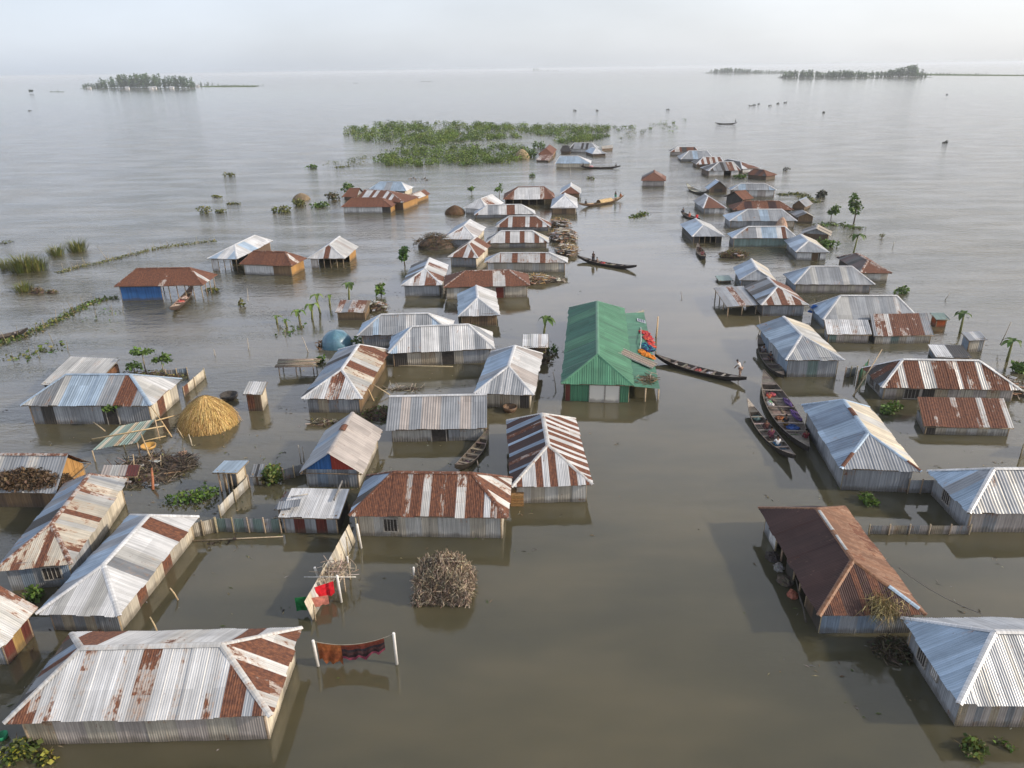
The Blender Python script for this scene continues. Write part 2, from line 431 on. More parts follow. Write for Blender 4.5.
    wc = [c0 + (u + n) * o1, c1 + (n - u) * o1, c2 - (u + n) * o1, c3 + (u - n) * o1]; wc = [g(p) for p in wc]
    walls(root, wc, ze, wall, det=det, mat=wmat)
    for k_, r_ in gb:
        p, q = wc[k_], wc[(k_ + 1) % 4]; mid = (p + q) / 2
        gm = MB(); z1 = V((0, 0, ze + .1)); ap = mid + V((0, 0, ze + zr - .1))
        g1, g2 = (gab[0], gab[-1])
        corr(gm, p + z1, mid + z1, ap, ap, g1, ragged=False, **det); corr(gm, mid + z1, q + z1, ap, ap, g2, ragged=False, **det)
        gm.build('gable', wmat or M_WALL, root)
    outs = [-n, u, n, -u]
    for (k_, fr, wd, z0, z1, ch) in win: opening(root, 'window', wc[k_], wc[(k_ + 1) % 4], outs[k_], fr, wd, z0 * ze, z1 * ze, PAL[ch][0])
    for (k_, fr, wd, ch) in door: opening(root, 'door', wc[k_], wc[(k_ + 1) % 4], outs[k_], fr, wd, -.3, ze * .86, PAL[ch][0], mat=M_WOOD if ch != 'D' else None)
    return dict(root=root, roof=ro, c=(c0, c1, c2, c3), w=wc, r=(r1, r2), ze=ze, zr=zr, u=u, n=n, W=Wd, D=dp)

def S(label, A, B, K1, K2, by, rise=.35, roof='G', wall=('G',) * 4, ov=.2, name='shed', cat='shed', group='small tin sheds', win=(), door=(), wmat=None, mat=None):
    """lean-to or flat shed: front eave A-B, back edge K1-K2"""
    lo, hi = .15, 5.
    for _ in range(40):
        ze = (lo + hi) / 2; a, b = at(*A, ze), at(*B, ze); u = (b - a).normalized(); n = V((-u.y, u.x, 0))
        y = proj((a + b) / 2 + n * ov - V((0, 0, ze)))[1]
        if y < by: lo = ze
        else: hi = ze
    zb = ze + rise; k1, k2 = at(*K1, zb), at(*K2, zb); dp = max(.8, ((k1 - a).dot(n) + (k2 - b).dot(n)) / 2)
    Wd = (b - a).length; sk1, sk2 = (k1 - a).dot(u), (k2 - a).dot(u); sh = (sk1 + sk2 - Wd) / 2
    up = V((0, 0, rise)); c0, c1 = a, b; c3 = a + n * dp + up + u * sh; c2 = b + n * dp + up + u * sh
    ctr = (c0 + c2) / 2; dist = (ctr - EYE).length; det = detail(dist)
    DET.append((label, round(ze, 2), round(Wd, 1), round(dp, 1), 0, round(dist)))
    root = empty(name, V((ctr.x, ctr.y, 0)), label, cat, group)
    mb = MB(); corr(mb, c0, c1, c2, c3, roof, **det); ro = mb.build('roof', mat or M_TIN, root)
    k = MB(); i = V((0, 0, -.08))
    for p, q in ((c0, c1), (c1, c2), (c2, c3), (c3, c0)): k.tube([p + i, q + i], .035, (.22, .17, .11), 4)
    k.build('eave_pole', M_WOOD, ro)
    g = lambda p: V((p.x, p.y, 0)); o = min(ov, dp * .15, Wd * .15); d2 = (c3 - c0); d2.z = 0; d2.normalize()
    wc = [g(c0) + (u + d2) * o, g(c1) + (d2 - u) * o, g(c2) - (u + d2) * o, g(c3) + (u - d2) * o]
    walls(root, wc, ze, wall, det=det, top=.02 if rise >= 0 else rise, mat=wmat)
    outs = [-n, u, n, -u]
    for (k_, fr, wd, z0, z1, ch) in win: opening(root, 'window', wc[k_], wc[(k_ + 1) % 4], outs[k_], fr, wd, z0 * ze, z1 * ze, PAL[ch][0])
    for (k_, fr, wd, ch) in door: opening(root, 'door', wc[k_], wc[(k_ + 1) % 4], outs[k_], fr, wd, -.3, ze * .86, PAL[ch][0], mat=M_WOOD if ch != 'D' else None)
    return dict(root=root, roof=ro, c=(c0, c1, c2, c3), w=wc, ze=ze, u=u, n=n, W=Wd, D=dp)
# ------------------------------------------------------------------ water and air
def make_water():
    me = bpy.data.meshes.new('flood_water'); S_ = 40000
    me.from_pydata([(-S_, -300, 0), (S_, -300, 0), (S_, S_, 0), (-S_, S_, 0)], [], [(0, 1, 2, 3)])
    mt, t, b = newmat('muddy_water'); me.materials.append(mt)
    oc = N(t, 'ShaderNodeTexCoord').outputs['Object']
    big = noise(t, mapping(t, oc, (.03, .07, 1)), 1.0, 4, .6)
    mid = noise(t, mapping(t, oc, (.05, .11, 1)), 1.0, 4, .55)
    c = mixc(t, smooth(t, math_(t, 'ADD', math_(t, 'MULTIPLY', big, .6), math_(t, 'MULTIPLY', mid, .4)), .4, .62), (.070, .066, .041), (.116, .101, .060))
    t.links.new(c, b.inputs['Base Color'])
    b.inputs['IOR'].default_value = 1.55
    w1 = noise(t, mapping(t, oc, (.35, 1.0, 1)), 1.0, 4, .6)
    w2 = noise(t, mapping(t, oc, (1.9, 3.4, 1)), 1.0, 3, .6)
    w3 = noise(t, mapping(t, oc, (.06, .2, 1)), 1.0, 3, .6)
    # open river beyond the village is choppier than the sheltered flood water between the houses
    sep = N(t, 'ShaderNodeSeparateXYZ'); t.links.new(oc, sep.inputs[0])
    ax = math_(t, 'ABSOLUTE', math_(t, 'SUBTRACT', sep.outputs[0], 8))
    chop = smooth(t, math_(t, 'ADD', math_(t, 'MULTIPLY', ax, 1.3), math_(t, 'MULTIPLY', sep.outputs[1], .45)), 45, 150, .04, 1.0)
    t.links.new(smooth(t, chop, .1, 1., .04, .11), b.inputs['Roughness'])
    patch = smooth(t, w3, .35, .65, .45, 1.25)
    hgt = math_(t, 'ADD', math_(t, 'MULTIPLY', w1, .75), math_(t, 'MULTIPLY', w2, .25))
    bn = N(t, 'ShaderNodeBump'); bn.inputs['Distance'].default_value = .35
    b.inputs['Subsurface Weight'].default_value = .85; b.inputs['Subsurface Radius'].default_value = (1., .85, .55); b.inputs['Subsurface Scale'].default_value = .9
    t.links.new(math_(t, 'MULTIPLY', math_(t, 'MULTIPLY', chop, patch), smooth(t, sep.outputs[1], 250, 1600, 1.0, .12)), bn.inputs['Strength'])
    t.links.new(hgt, bn.inputs['Height']); t.links.new(bn.outputs[0], b.inputs['Normal'])
    ob = bpy.data.objects.new('flood_water', me); COL.objects.link(ob); tag(ob, kind='structure')
make_water()
def make_haze():
    mb = MB(); mb.box((0, 20100, 15.6), (83000, 41000, 33.2), (1, 1, 1))
    mt = bpy.data.materials.new('haze'); mt.use_nodes = True; t = mt.node_tree; t.nodes.clear()
    v = t.nodes.new('ShaderNodeVolumePrincipled'); v.inputs['Color'].default_value = (.90, .95, 1, 1); v.inputs['Density'].default_value = HAZE
    v.inputs['Anisotropy'].default_value = .2
    v.inputs['Density Attribute'].default_value = ''
    t.links.new(v.outputs[0], t.nodes.new('ShaderNodeOutputMaterial').inputs['Volume'])
    tag(mb.build('haze', mt), kind='stuff')
HAZE = .00013
make_haze()

# ------------------------------------------------------------------ the houses, near ones first
FG = 'houses in the near part of the village'  # left slopes often carry bluish shade, right sides sunny warmth, in their sheet colours
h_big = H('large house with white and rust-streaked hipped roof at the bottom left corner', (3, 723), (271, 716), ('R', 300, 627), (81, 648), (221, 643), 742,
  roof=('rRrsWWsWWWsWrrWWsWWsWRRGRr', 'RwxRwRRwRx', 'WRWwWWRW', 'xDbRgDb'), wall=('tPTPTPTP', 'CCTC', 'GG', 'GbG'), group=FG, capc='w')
h_white = H('long house with clean white roof, one rust band and a sagging front hip', (35, 613.5), (119, 616), ('R', 197, 516), (97, 564), (138, 514.6), 631, ax='v',
  roof=('ZLZZLZZ', 'ZZZgLZZRZZ', 'W', 'BGBGBBGB'), wall=('gtgtgg', 'TTRTCRTTC', 'G', 'GGG'), group=FG)
h_long = H('long house with brown-streaked rusty roof at the left edge beside the white roof', (-7, 571), (71, 564), ('R', 143.5, 477), (41, 524), (85, 474), 588, ax='v',
  roof=('vzvRvz', 'vLzvvLvRvvLrvLGL', 'w', 'gbgbDbgb'), wall=('GbGGb', 'GGTTCC', 'G', 'GG'), win=[(0, .72, .9, .35, .8, 'D')], group=FG, capc='r')
h_thatch = H('grey-roofed bamboo house with a heap of brown brush lying on its eave', (-45, 492), (56, 493), ('R', 97, 462), (-40, 453), (80, 452), 507,
  roof=('GGLGGLGG', 'G', 'rGrr', 'G'), wall=('MMmMMmM', 'YYY', 'M', 'M'), gab='Y', group=FG, capc='r')
h_edge = H('pale rust-spotted roof cut by the left picture edge with a red and yellow side wall', (-80, 645), (3, 646), ('R', 32, 607), (-36, 605), (-10, 580), 664, ax='v',
  roof=('w', 'wsLwr', 'w', 'G'), wall=('GG', 'qyq', 'G', 'G'), group=FG)
h_sil70 = H('house with silver striped hipped roof beside the straw stack', (20, 405.5), (151, 405.5), ('R', 178, 378.5), (66, 374), (130, 374), 424,
  roof=('LGgLBBBBGGRxGB', 'WLWG', 'G', 'G'), wall=('gDGGGGDGGG', 'CRCT', 'G', 'G'), door=[(0, .68, .9, 'D')], group=FG, capc='B')
S('small gabled shed with pale spotted sheets behind the silver striped roof', (41, 384), (93, 387), (83, 353), (107, 362), 394, rise=.5, roof='LwLwL', wall=('DDD', 'YO', 'D', 'D'), group=FG)
h_gbr = H('narrow gabled house with a blue and red cloth gable', (299, 473), (362, 474), ('R', 381, 430.5), (330, 456), (350, 412), 487, ax='v',
  roof=('G', 'PPPPPP', 'P', 'GGbGGG'), wall=('GbGgG', 'TTT', 'G', 'GG'), gab='NQ', group=FG, capc='P')
S('flat white tin shed with rust-red door panels next to the rusty hipped house', (278, 517), (339, 518), (292, 488), (349, 489), 533, rise=.25, roof='WWWWWW', wall=('GqGqG', 'DD', 'G', 'G'), group=FG)
h_rust = H('long house with dark red rusty hipped roof and white patches behind the stick stack', (348.5, 515.5), (508, 518), ('R', 514, 477), (393, 472), (472, 472), 537,
  roof=('rRRRRRrRwRrRwRRWrR', 'RwRwRw', 'R', 'DbDB'), wall=('TLTLTLLTL', 'C', 'G', 'G'), win=[(0, .23, .8, .25, .75, 'D')], group=FG, capc='x')
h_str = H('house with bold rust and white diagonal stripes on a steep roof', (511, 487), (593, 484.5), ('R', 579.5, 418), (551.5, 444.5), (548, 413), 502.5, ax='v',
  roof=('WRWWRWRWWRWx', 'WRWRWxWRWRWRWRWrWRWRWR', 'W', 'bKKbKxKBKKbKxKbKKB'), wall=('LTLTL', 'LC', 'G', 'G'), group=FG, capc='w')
h_green = H('tall green house with bright green hipped roof and two white doors', (561, 383.5), (634, 385.5), ('L', 567, 307.5), (597, 354), (595.5, 301), 401.5, ax='v',
  roof=('EEEEE', 'EEEEEEE', 'E', 'eEeEee'), wall=('qEEEEEEEEEEEEE', 'EE', 'E', 'EE'), mat=M_PAINT, wmat=M_PAINT, capc='E', group=FG, gab='E')  # darker green panels put the left slope's shade into its colour
h_s500 = H('house with steep clean silver roof next to the dark boat', (474, 393), (534, 395), ('R', 532, 353), (502, 365.5), (504, 345), 407.5, ax='v',
  roof=('WGWGW', 'WPWWP', 'W', 'GBBGB'), wall=('TTtTD', 'TT', 'G', 'G'), group=FG)
h_s440 = H('small house with plain grey gable roof and a broken doorway in its pale wall', (385.5, 430), (487, 428), None, (386.5, 396), (486, 394), 441,
  roof=('GPGPGGPG', 'G', 'G', 'G'), wall=('LLLLDGLL', 'G', 'G', 'G'), door=[(0, .52, 1.1, 'D')], group=FG, gab='G')
h_s400 = H('wide silver hipped roof with long pale ribs over a wall with a dark doorway', (388, 353), (495, 348.5), ('R', 491, 332), (412, 326), (468.5, 324), 364.5,
  roof=('BWGWWGWWGW', 'WGW', 'G', 'BB'), wall=('DTtTTGG', 'G', 'G', 'GG'), door=[(0, .56, 1.2, 'D')], group=FG)
h_s360 = H('silver hipped roof partly hidden behind the wide pale-ribbed roof', (357, 335.5), (453, 333), ('R', 450, 321), (381, 314), (428, 313), 348,
  roof=('GBGGWGBG', 'W', 'G', 'BB'), wall=('gGg', 'G', 'G', 'G'), group=FG)
h_s480 = H('small silver pyramid-roofed house with brown bamboo walls behind the ribbed roofs', (458, 316.5), (500, 315), ('R', 498, 292), (479, 297.5), (478, 285), 326, ax='v',
  roof=('GWGG', 'WWLW', 'W', 'BBB'), wall=('MMmM', 'M', 'M', 'M'), group=FG)
h_red490 = H('dark red hipped roof with pale tan walls and a small red door', (443, 287.5), (530.5, 285.5), ('R', 522, 274), (465, 270.3), (509, 270), 298,
  roof=('RRRwRRwRRR', 'RR', 'R', 'RR'), wall=('TLTTLTDTTT', 'C', 'G', 'G'), door=[(0, .66, 1., 'q')], group=FG, capc='r')
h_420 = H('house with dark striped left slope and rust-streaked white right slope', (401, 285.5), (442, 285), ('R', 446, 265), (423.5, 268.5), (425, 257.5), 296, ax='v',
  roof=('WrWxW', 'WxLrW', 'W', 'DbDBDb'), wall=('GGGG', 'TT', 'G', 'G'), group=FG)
h_305 = H('house with tan rusted right slope and rust squares on its white front hip', (301, 398.5), (362, 399), ('R', 383, 349.5), (336, 369), (350, 344), 412.5, ax='v',
  roof=('WsWrWsW', 'vwLvRLvzRv', 'w', 'bGDbGbD'), wall=('gtgGg', 'MM', 'G', 'GG'), group=FG, capc='W')
MG = 'houses in the middle of the village'
H('small house with rust-red right slope and red-striped white front hip', (447.5, 257), (478, 258), ('R', 480, 245), (460, 243), (462, 236), 267, ax='v', roof=('WxRWRW', 'RRwR', 'R', 'DRb'), wall=('ggg', 'CC', 'G', 'G'), group=MG, capc='w')
H('white-roofed house beside the brush heap on the left of the dense row', (442, 239), (476, 239.5), ('R', 479, 227), (460, 225.5), (462, 219), 247, ax='v', roof=('WsWW', 'WPW', 'W', 'bbb'), wall=('ggg', 'CC', 'G', 'G'), group=MG)
H('white gabled house beside the small brown thatch mound', (463, 208), (487, 209.5), ('R', 489, 202), (475, 198), (478, 193.5), 214, ax='v', roof=('W', 'WrW', 'W', 'bBb'), wall=('WWW', 'CC', 'G', 'G'), group=MG, gab='W')
H('long pale roof with one thin red stripe in the dense row', (474, 215), (535.5, 214), ('R', 535, 210.5), (488, 203.5), (521, 203.5), 218, roof=('RWWGGWWRRWWWW', 'W', 'G', 'b'), wall=('GgG', 'G', 'G', 'G'), group=MG)
H('long roof of wide red and white panels in the dense row', (495, 227), (551, 227), ('R', 551, 222.8), (509, 215.6), (536, 215.6), 231, roof=('WRRWRRxxWRxRWR', 'xR', 'R', 'bD'), wall=('ggg', 'C', 'G', 'G'), group=MG)
H('long white roof with five narrow red stripes in the dense row', (485.6, 243), (549, 242.5), ('R', 548, 237.5), (501, 229), (532.5, 229), 248, roof=('RWWWWWWRWRWWRWRWRWWRW', 'LC', 'G', 'DG'), wall=('tTgTt', 'C', 'G', 'G'), group=MG)
H('long white roof peppered with rust holes, nearest of the dense row', (484, 262.5), (568, 262.5), ('R', 566, 258), (500, 247.5), (549, 247), 272, roof=('ssssxsssRxsssssssRssssss', 'WL', 'G', 'bb'), wall=('WTLTTLTCL', 'C', 'G', 'G'), group=MG)
H('raised rusty house with white sheets on its front and open posts below', (503, 199.5), (555, 199), ('R', 556, 193.5), (518, 186.5), (544, 186.5), 205, roof=('RRxWWWWWWWWrRRR', 'xR', 'R', 'R'), wall=('......', '..', 'm', 'm'), group=MG, capc='x')
H('small house with dark shade-blue left slope and rusty front hip', (560, 193.5), (581, 193.5), ('L', 557.5, 188.3), (570, 186), (568, 182.5), 198, ax='v', roof=('RRR', 'LL', 'L', 'bb'), wall=('MMM', 'C', 'M', 'M'), group=MG)
H('small pale pyramid roof on brown posts beside the thatched boat', (550.6, 208), (577.5, 208), ('R', 579, 198.5), (565, 195), (567, 192.8), 214.5, ax='v', roof=('WWW', 'WL', 'W', 'b'), wall=('MmM', 'mM', 'M', 'M'), group=MG)
FR = 'small houses at the far end beside the green thicket'
H('far brown gabled house with a yellow side wall beside the thicket', (538, 154.5), (553, 154.5), ('R', 560, 149.5), (546, 148.5), (551, 144.5), 158, ax='v', roof=('R', 'RRR', 'R', 'RxR'), wall=('mmm', 'YY', 'm', 'm'), group=FR, gab='m', capc='R')
H('tiny dark tent-shaped hut at the far end between brown and striped roofs', (560, 151.5), (571, 151.5), None, (563, 145.5), (568, 145.5), 153.5, roof=('DDD', 'D', 'D', 'D'), wall=('mm', 'm', 'm', 'm'), group=FR, name='hut', cat='hut', capc='D')
H('far house with dark striped roof over a white wall', (569, 148.8), (597, 149), None, (574.5, 142.8), (592, 142.6), 152.5, roof=('DGDGDGDGDG', 'G', 'G', 'D'), wall=('WWWW', 'W', 'W', 'W'), group=FR)
H('far small silver roof on dark posts beside the thatched raft', (592.5, 154), (607, 153.5), ('R', 606, 150.5), (599.5, 148.3), (600.8, 146.8), 156.5, ax='v', roof=('WG', 'WC', 'W', 'B'), wall=('mm', 'm', 'm', 'm'), group=FR)
H('far wide bluish roof over a cream wall by the long black boat', (555, 163.5), (591, 163.5), None, (560, 155.8), (578, 155.8), 168, roof=('BBBBB', 'W', 'W', 'B'), wall=('CCCCC', 'C', 'C', 'C'), group=FR)
S('low sunken brown lean-to in front of the far brown gabled house', (536, 160), (549, 160.5), (543, 153), (553, 154), 162, rise=.7, roof='rxr', wall=('mm', 'm', 'm', 'm'), group=FR)
S('thatched raft hut on the water at the far end', (602, 149), (613, 148), (600, 145.6), (614, 145.4), 151, rise=.3, roof='ttt', wall=('mmm', 'm', 'm', 'm'), name='hut', cat='hut', group=FR)
LF = 'houses standing apart on the left'
h_blue = H('rusty hipped roof on open posts with a blue tarpaulin wall', (114, 286.5), (203, 285), ('R', 217, 274.5), (137, 268), (189.5, 267.5), 300,
  roof=('RRRRRRxRRRRR', 'RwRR', 'R', 'RR'), wall=('NNNNN.....', '...', '...', 'NN'), group=LF, capc='x', wmat=M_WALL)
H('rusty hipped roof with white front panel and yellow side wall', (239, 264), (292, 266), ('R', 303.5, 258), (254, 251), (285, 251), 275, roof=('RRRRRRR', 'RwRR', 'R', 'R'), wall=('WWWWMM', 'YY', 'M', 'M'), group=LF, capc='x')
H('silver-white roof on open posts beside the rusty yellow-walled house', (207, 258.5), (237, 259), ('R', 263, 240.5), (226, 244.5), (249.5, 235), 271, ax='v', roof=('BWB', 'WWBWW', 'W', 'W'), wall=('W...', '.mm', 'm', 'W.'), group=LF, pitch=26)
H('pale weathered roof on stilts with a rust patch on its front', (307, 258.5), (345, 258.5), ('R', 356, 246.5), (327, 244), (337, 236), 268, ax='v', roof=('WWRWW', 'LLPL', 'L', 'GgG'), wall=('W....', '.Y', 'm', 'G.'), group=LF)
LM = 'cluster of houses beyond the tarpaulin house'
H('red rusty hipped roof over a white wall in front of its cluster', (341, 207), (392, 207), ('R', 391, 202.5), (352, 197.5), (381, 197.5), 213, roof=('RRRRwRRRRR', 'R', 'R', 'R'), wall=('WWWWWWD', 'Y', 'm', 'm'), group=LM, capc='x')
H('roof of dark red and white stripes behind the red hipped roof', (356, 200.5), (404, 202.5), ('R', 402, 196), (366, 190), (388.5, 190), 209, roof=('RWRWRWRWRRW', 'R', 'R', 'R'), wall=('mmm', 'YY', 'm', 'm'), group=LM, capc='r')
H('bluish silver hipped roof at the back of the left cluster', (367, 190.5), (406, 191), None, (380, 181.5), (401, 182), 197, roof=('BBGBB', 'W', 'B', 'B'), wall=('gg', 'C', 'm', 'm'), group=LM, capc='B')
H('small rusty roof with yellow side wall at the right of the left cluster', (402, 199.5), (414, 200), ('R', 420.5, 193.5), (406, 193.5), (411, 189), 204, ax='v', roof=('R', 'RwR', 'R', 'R'), wall=('mm', 'YY', 'm', 'm'), group=LM, capc='r')
H('small rusty roof among bushes at the left of the left cluster', (342, 197), (357, 197), None, (350, 189), (361, 187), 200, roof=('RRR', 'R', 'R', 'R'), wall=('mm', 'm', 'm', 'm'), group=LM, capc='R')
S('broken hut of brown bamboo with a sagging tin roof among flood debris', (335, 312), (366, 312.5), (340, 300), (371, 300), 320, rise=.45, roof='rMgrMrM', wall=('MMMM', 'MM', 'M', 'M'), name='hut', cat='hut', group=LF)
S('tiny outhouse with grey sheet roof and rusty door right of the straw stack', (243, 394), (262, 394), (250, 381.5), (266, 381.5), 411, rise=.3, roof='LWL', wall=('Rm', 'C', 'G', 'R'), name='outhouse', cat='outhouse')
S('little latrine under a bright blue-grey sheet with a tan side wall', (212, 472.5), (237, 472.5), (223, 460.5), (250, 460.5), 492, rise=.25, roof='BBB', wall=('...', 'CC', 'G', '..'), name='outhouse', cat='outhouse')
S('small slatted gate hut beside the bush in the fenced yard', (250, 476), (262, 476), (255, 464), (264, 464), 484, rise=.2, roof='gDg', wall=('LmL', 'm', 'm', 'm'), name='hut', cat='hut')

# right-hand row
RG = 'houses along the right-hand row'  # bluish shade on left slopes and warm sun on right ones are coloured in
h_brown = H('long maroon-brown roof with an orange right slope and grass caught on its front hip', (818.6, 615.5), (927, 614.5), ('L', 765, 507), (858, 559.5), (828, 508), 633, ax='v',
  roof=('KKRKKRKRKKRK', 'OOOOOOO', 'K', 'KKKKKKK'), wall=('bGbGG', 'GG', 'G', 'GW..D..mD'), group=RG, gab='m', capc='O')
h_br = H('pale blue and white hipped roof at the bottom right corner', (959, 704), (1125, 706), ('L', 901.5, 617), (995, 630.5), (1085, 632), 727,
  roof=('LGWGLWGWLGWGLWGWLGWG', 'W', 'W', 'BBBBBBB'), wall=('tPgPtPgPtPgPtPgPtP', 'G', 'G', 'GGGG'), group=RG, win=[(3, .55, .5, .45, .8, 'W'), (3, .3, .7, .3, .75, 'D')])
h_r931 = H('blue-grey hipped roof with rows of nail marks cut by the right picture edge', (969, 513), (1112, 513), ('L', 928, 470.5), (994, 468), (1080, 468), 532,
  roof=('GLGLGLGGLGLGLG', 'G', 'G', 'BBGBB'), wall=('PgPPgPPgP', 'G', 'G', 'GGG'), group=RG, win=[(3, .4, .8, .3, .8, 'D')])
h_bt = H('big roof with streaked shade-blue left slope and sun-cream right slope behind the moored boats', (841, 468.5), (922, 471.5), ('L', 800.5, 404.5), (870.5, 432.5), (847, 399.5), 491, ax='v',
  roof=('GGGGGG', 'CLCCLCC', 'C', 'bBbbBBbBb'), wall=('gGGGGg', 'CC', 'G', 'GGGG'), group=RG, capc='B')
h_787 = H('house with dull shade-blue left slope streaked white behind the narrow moored boat', (786, 360), (845, 360), ('L', 762, 325), (810, 334.8), (797.5, 316), 377, ax='v',
  roof=('GLGGLG', 'LCLLC', 'C', 'bBbBb'), wall=('GGHGG', 'CC', 'G', 'bGb'), group=RG)
h_868 = H('wide hipped roof of brown rust and white streaks with a windowed side wall', (881.5, 387.5), (1022, 390), ('L', 863.5, 367.5), (903, 359), (979, 360), 400,
  roof=('wxRxwRxRwLxRRxwRxRwxRxRww', 'xw', 'R', 'xDxDb'), wall=('PtPDtPTPtP', 'G', 'G', 'WGG'), group=RG, win=[(3, .35, .8, .2, .8, 'D'), (3, .7, .8, .2, .8, 'D'), (0, .22, 1.2, .1, .8, 'D')])
S('dark rusty lean-to roof standing in front of the wide streaked hipped roof', (924, 426), (1014, 428), (918, 397.5), (1003, 397.5), 435, rise=1.1, roof='RRxRRRxRRRxwRxRw', wall=('DTLTLTLL', 'L', 'G', 'g'), group=RG)
h_816 = H('grey hipped roof with a few rust spots behind the lean-to roofs', (823, 319.5), (921, 320), ('L', 812, 306), (840.5, 295.5), (897, 295), 329, roof=('GGLGGGGGsGG', 'G', 'G', 'bBb'), wall=('gG', 'G', 'G', 'bb'), group=RG)
S('white spotted lean-to against the grey hipped roof', (827, 334), (872, 334.5), (824, 319.5), (868, 319.5), 342.5, rise=.7, roof='WsWWsWG', wall=('HPTPP', 'G', 'G', 'G'), group=RG)
S('rust-brown ribbed lean-to right of the white spotted lean-to', (874, 336), (934, 335), (868, 314), (929, 313), 343.5, rise=.9, roof='GrxwxRxxRxRgg', wall=('TLHTLTT', 'T', 'G', 'g'), group=RG)
S('orange-walled hut under a grey-green sheet at the river side', (936, 319.5), (950, 319.5), (930.5, 313), (943, 312.5), 327, rise=.3, roof='HHH', wall=('oo', 'o', 'o', 'o'), name='hut', cat='hut')
S('grey box-shaped outhouse standing alone in the river side water', (969, 340.5), (988, 339), (962.5, 333), (979, 330.5), 352, rise=.15, roof='GWG', wall=('TTg', 'T', 'g', 'bb'), name='outhouse', cat='outhouse')
S('flat open shed with half a white sheet roof behind the wide streaked roof', (936, 357), (972, 358), (934, 344.5), (956, 345.5), 364, rise=.1, roof='WWWDDD', wall=('ggg', 'g', 'g', 'b'))
h_783 = H('long grey hipped roof with a plain tan wall above the open yard', (794, 284.3), (875.5, 284.5), ('L', 783, 274), (810.5, 266), (852, 266), 293, roof=('GGLGGLGGG', 'G', 'G', 'bB'), wall=('TPTPTPTPg', 'T', 'G', 'b'), group=RG)
H('dark rust roof with a tan side wall behind the long grey roof', (860, 273), (892.5, 273), ('L', 834, 257), (870, 260), (855.5, 253), 281, ax='v', roof=('xRxR', 'xR', 'R', 'DKDKD'), wall=('TLT', 'TT', 'G', 'D'), group=RG, capc='r')
H('small house with shade-blue left slope behind the rust-striped gable', (739, 280), (776, 281), ('L', 727.6, 267.2), (757, 269), (743, 258.4), 287, ax='v', roof=('G', 'CLC', 'C', 'bBb'), wall=('gg', 'CC', 'G', 'b'), group=RG, gab='g')
h_760 = H('house with rust-striped front hip beside the flat deck', (761, 305), (809, 305), ('L', 744, 286.5), (778.5, 286.5), (767.5, 277), 316, ax='v', roof=('wRwRRwRw', 'xOwxR', 'w', 'DgDbDg'), wall=('gGGgG', 'GG', 'G', 'gg'), group=RG)
S('flat weathered tin deck on posts at the channel edge', (727, 307), (759, 304.5), (717.5, 287.5), (740, 286), 315.5, rise=.05, roof='gGrgG', wall=('..', '.', '.', '...'), name='deck', cat='deck')
h_785 = H('light grey hipped roof over a white house with a dark door by the river', (795.6, 252), (830, 252.5), ('L', 786, 240.3), (810, 240.5), (804, 234), 260, ax='v', roof=('GGG', 'LC', 'L', 'bBb'), wall=('WWDW', 'WW', 'W', 'G'), group=RG, door=[(0, .62, .9, 'm')])
h_729 = H('pale blue and silver roof with two rust panels over a greenish wall', (732, 238.2), (798, 238), ('L', 728.5, 233.5), (748, 225), (785, 224.5), 247, roof=('WGgGRWBBWRGW', 'W', 'W', 'BB'), wall=('HHHHHH', 'H', 'H', 'g'), group=RG)
h_727 = H('large plain grey-blue roof with a patched facade behind the two-rust-panel roof', (729, 221), (797.5, 221), ('L', 727.5, 215), (747.5, 209), (782, 209), 228, roof=('GBGGGBGGGG', 'G', 'G', 'BB'), wall=('GGgGGGTT', 'G', 'G', 'G'), group=RG)
H('dark red roof squeezed behind the large grey-blue roof', (733, 210), (794, 210), None, (744.5, 200.8), (779, 200.8), 213, roof=('KRKRxRKRxx', 'R', 'R', 'R'), wall=('mmm', 'm', 'm', 'm'), group=RG, capc='x')
H('small gabled house with an orange-rust right slope and dark front', (724, 197), (743, 200), ('R', 746.5, 197), (731, 191), (735.6, 188.5), 204, ax='v', roof=('D', 'RR', 'R', 'mm'), wall=('DDD', 'm', 'm', 'm'), group=RG, gab='D', capc='R')
H('hipped house with grey left slope and rust-brown front above a white wall', (703, 208.3), (727, 208), ('L', 696, 200.6), (714, 195.8), (712, 193.5), 214, ax='v', roof=('RRRR', 'LR', 'R', 'gGg'), wall=('GWG', 'G', 'G', 'g'), group=RG)
H('silver roof with open dark front beside the three-person boat', (692, 236.5), (725, 236.2), ('L', 686, 224), (707, 225), (703.5, 218), 243, ax='v', roof=('GGG', 'LLL', 'L', 'bBB'), wall=('D...D', 'D', 'm', 'DD'), group=RG)
H('long grey hipped roof over a white wall at the far side of the row', (731, 190), (777, 190), ('L', 726.5, 188), (741, 182), (765, 182), 197, roof=('GBGGB', 'G', 'G', 'b'), wall=('PPWPW', 'W', 'm', 'm'), group=RG)
H('little white-roofed gable hut beside the empty moored boat', (708.5, 189.6), (729, 189.3), ('R', 729.5, 187), (719.3, 182.5), (720, 179), 192.5, ax='v', roof=('W', 'WW', 'W', 'BB'), wall=('mDm', 'm', 'm', 'm'), group=RG, gab='m')
H('small blue-roofed bamboo hut near the floating green bank', (790, 205.6), (806, 207), ('L', 780.6, 200.6), (797.5, 200), (787.5, 195.3), 209.5, ax='v', roof=('b', 'gg', 'g', 'bbb'), wall=('MMM', 'MM', 'M', 'm'), group=RG, gab='M', capc='b')
H('small grey patched hut with bamboo walls behind the dark broken roof', (797, 217.6), (816, 217.6), ('L', 790, 212), (806, 213.3), (803, 210), 222.5, ax='v', roof=('gg', 'tt', 't', 'DgD'), wall=('MMM', 'MM', 'M', 'm'), group=RG, gab='M', capc='g')
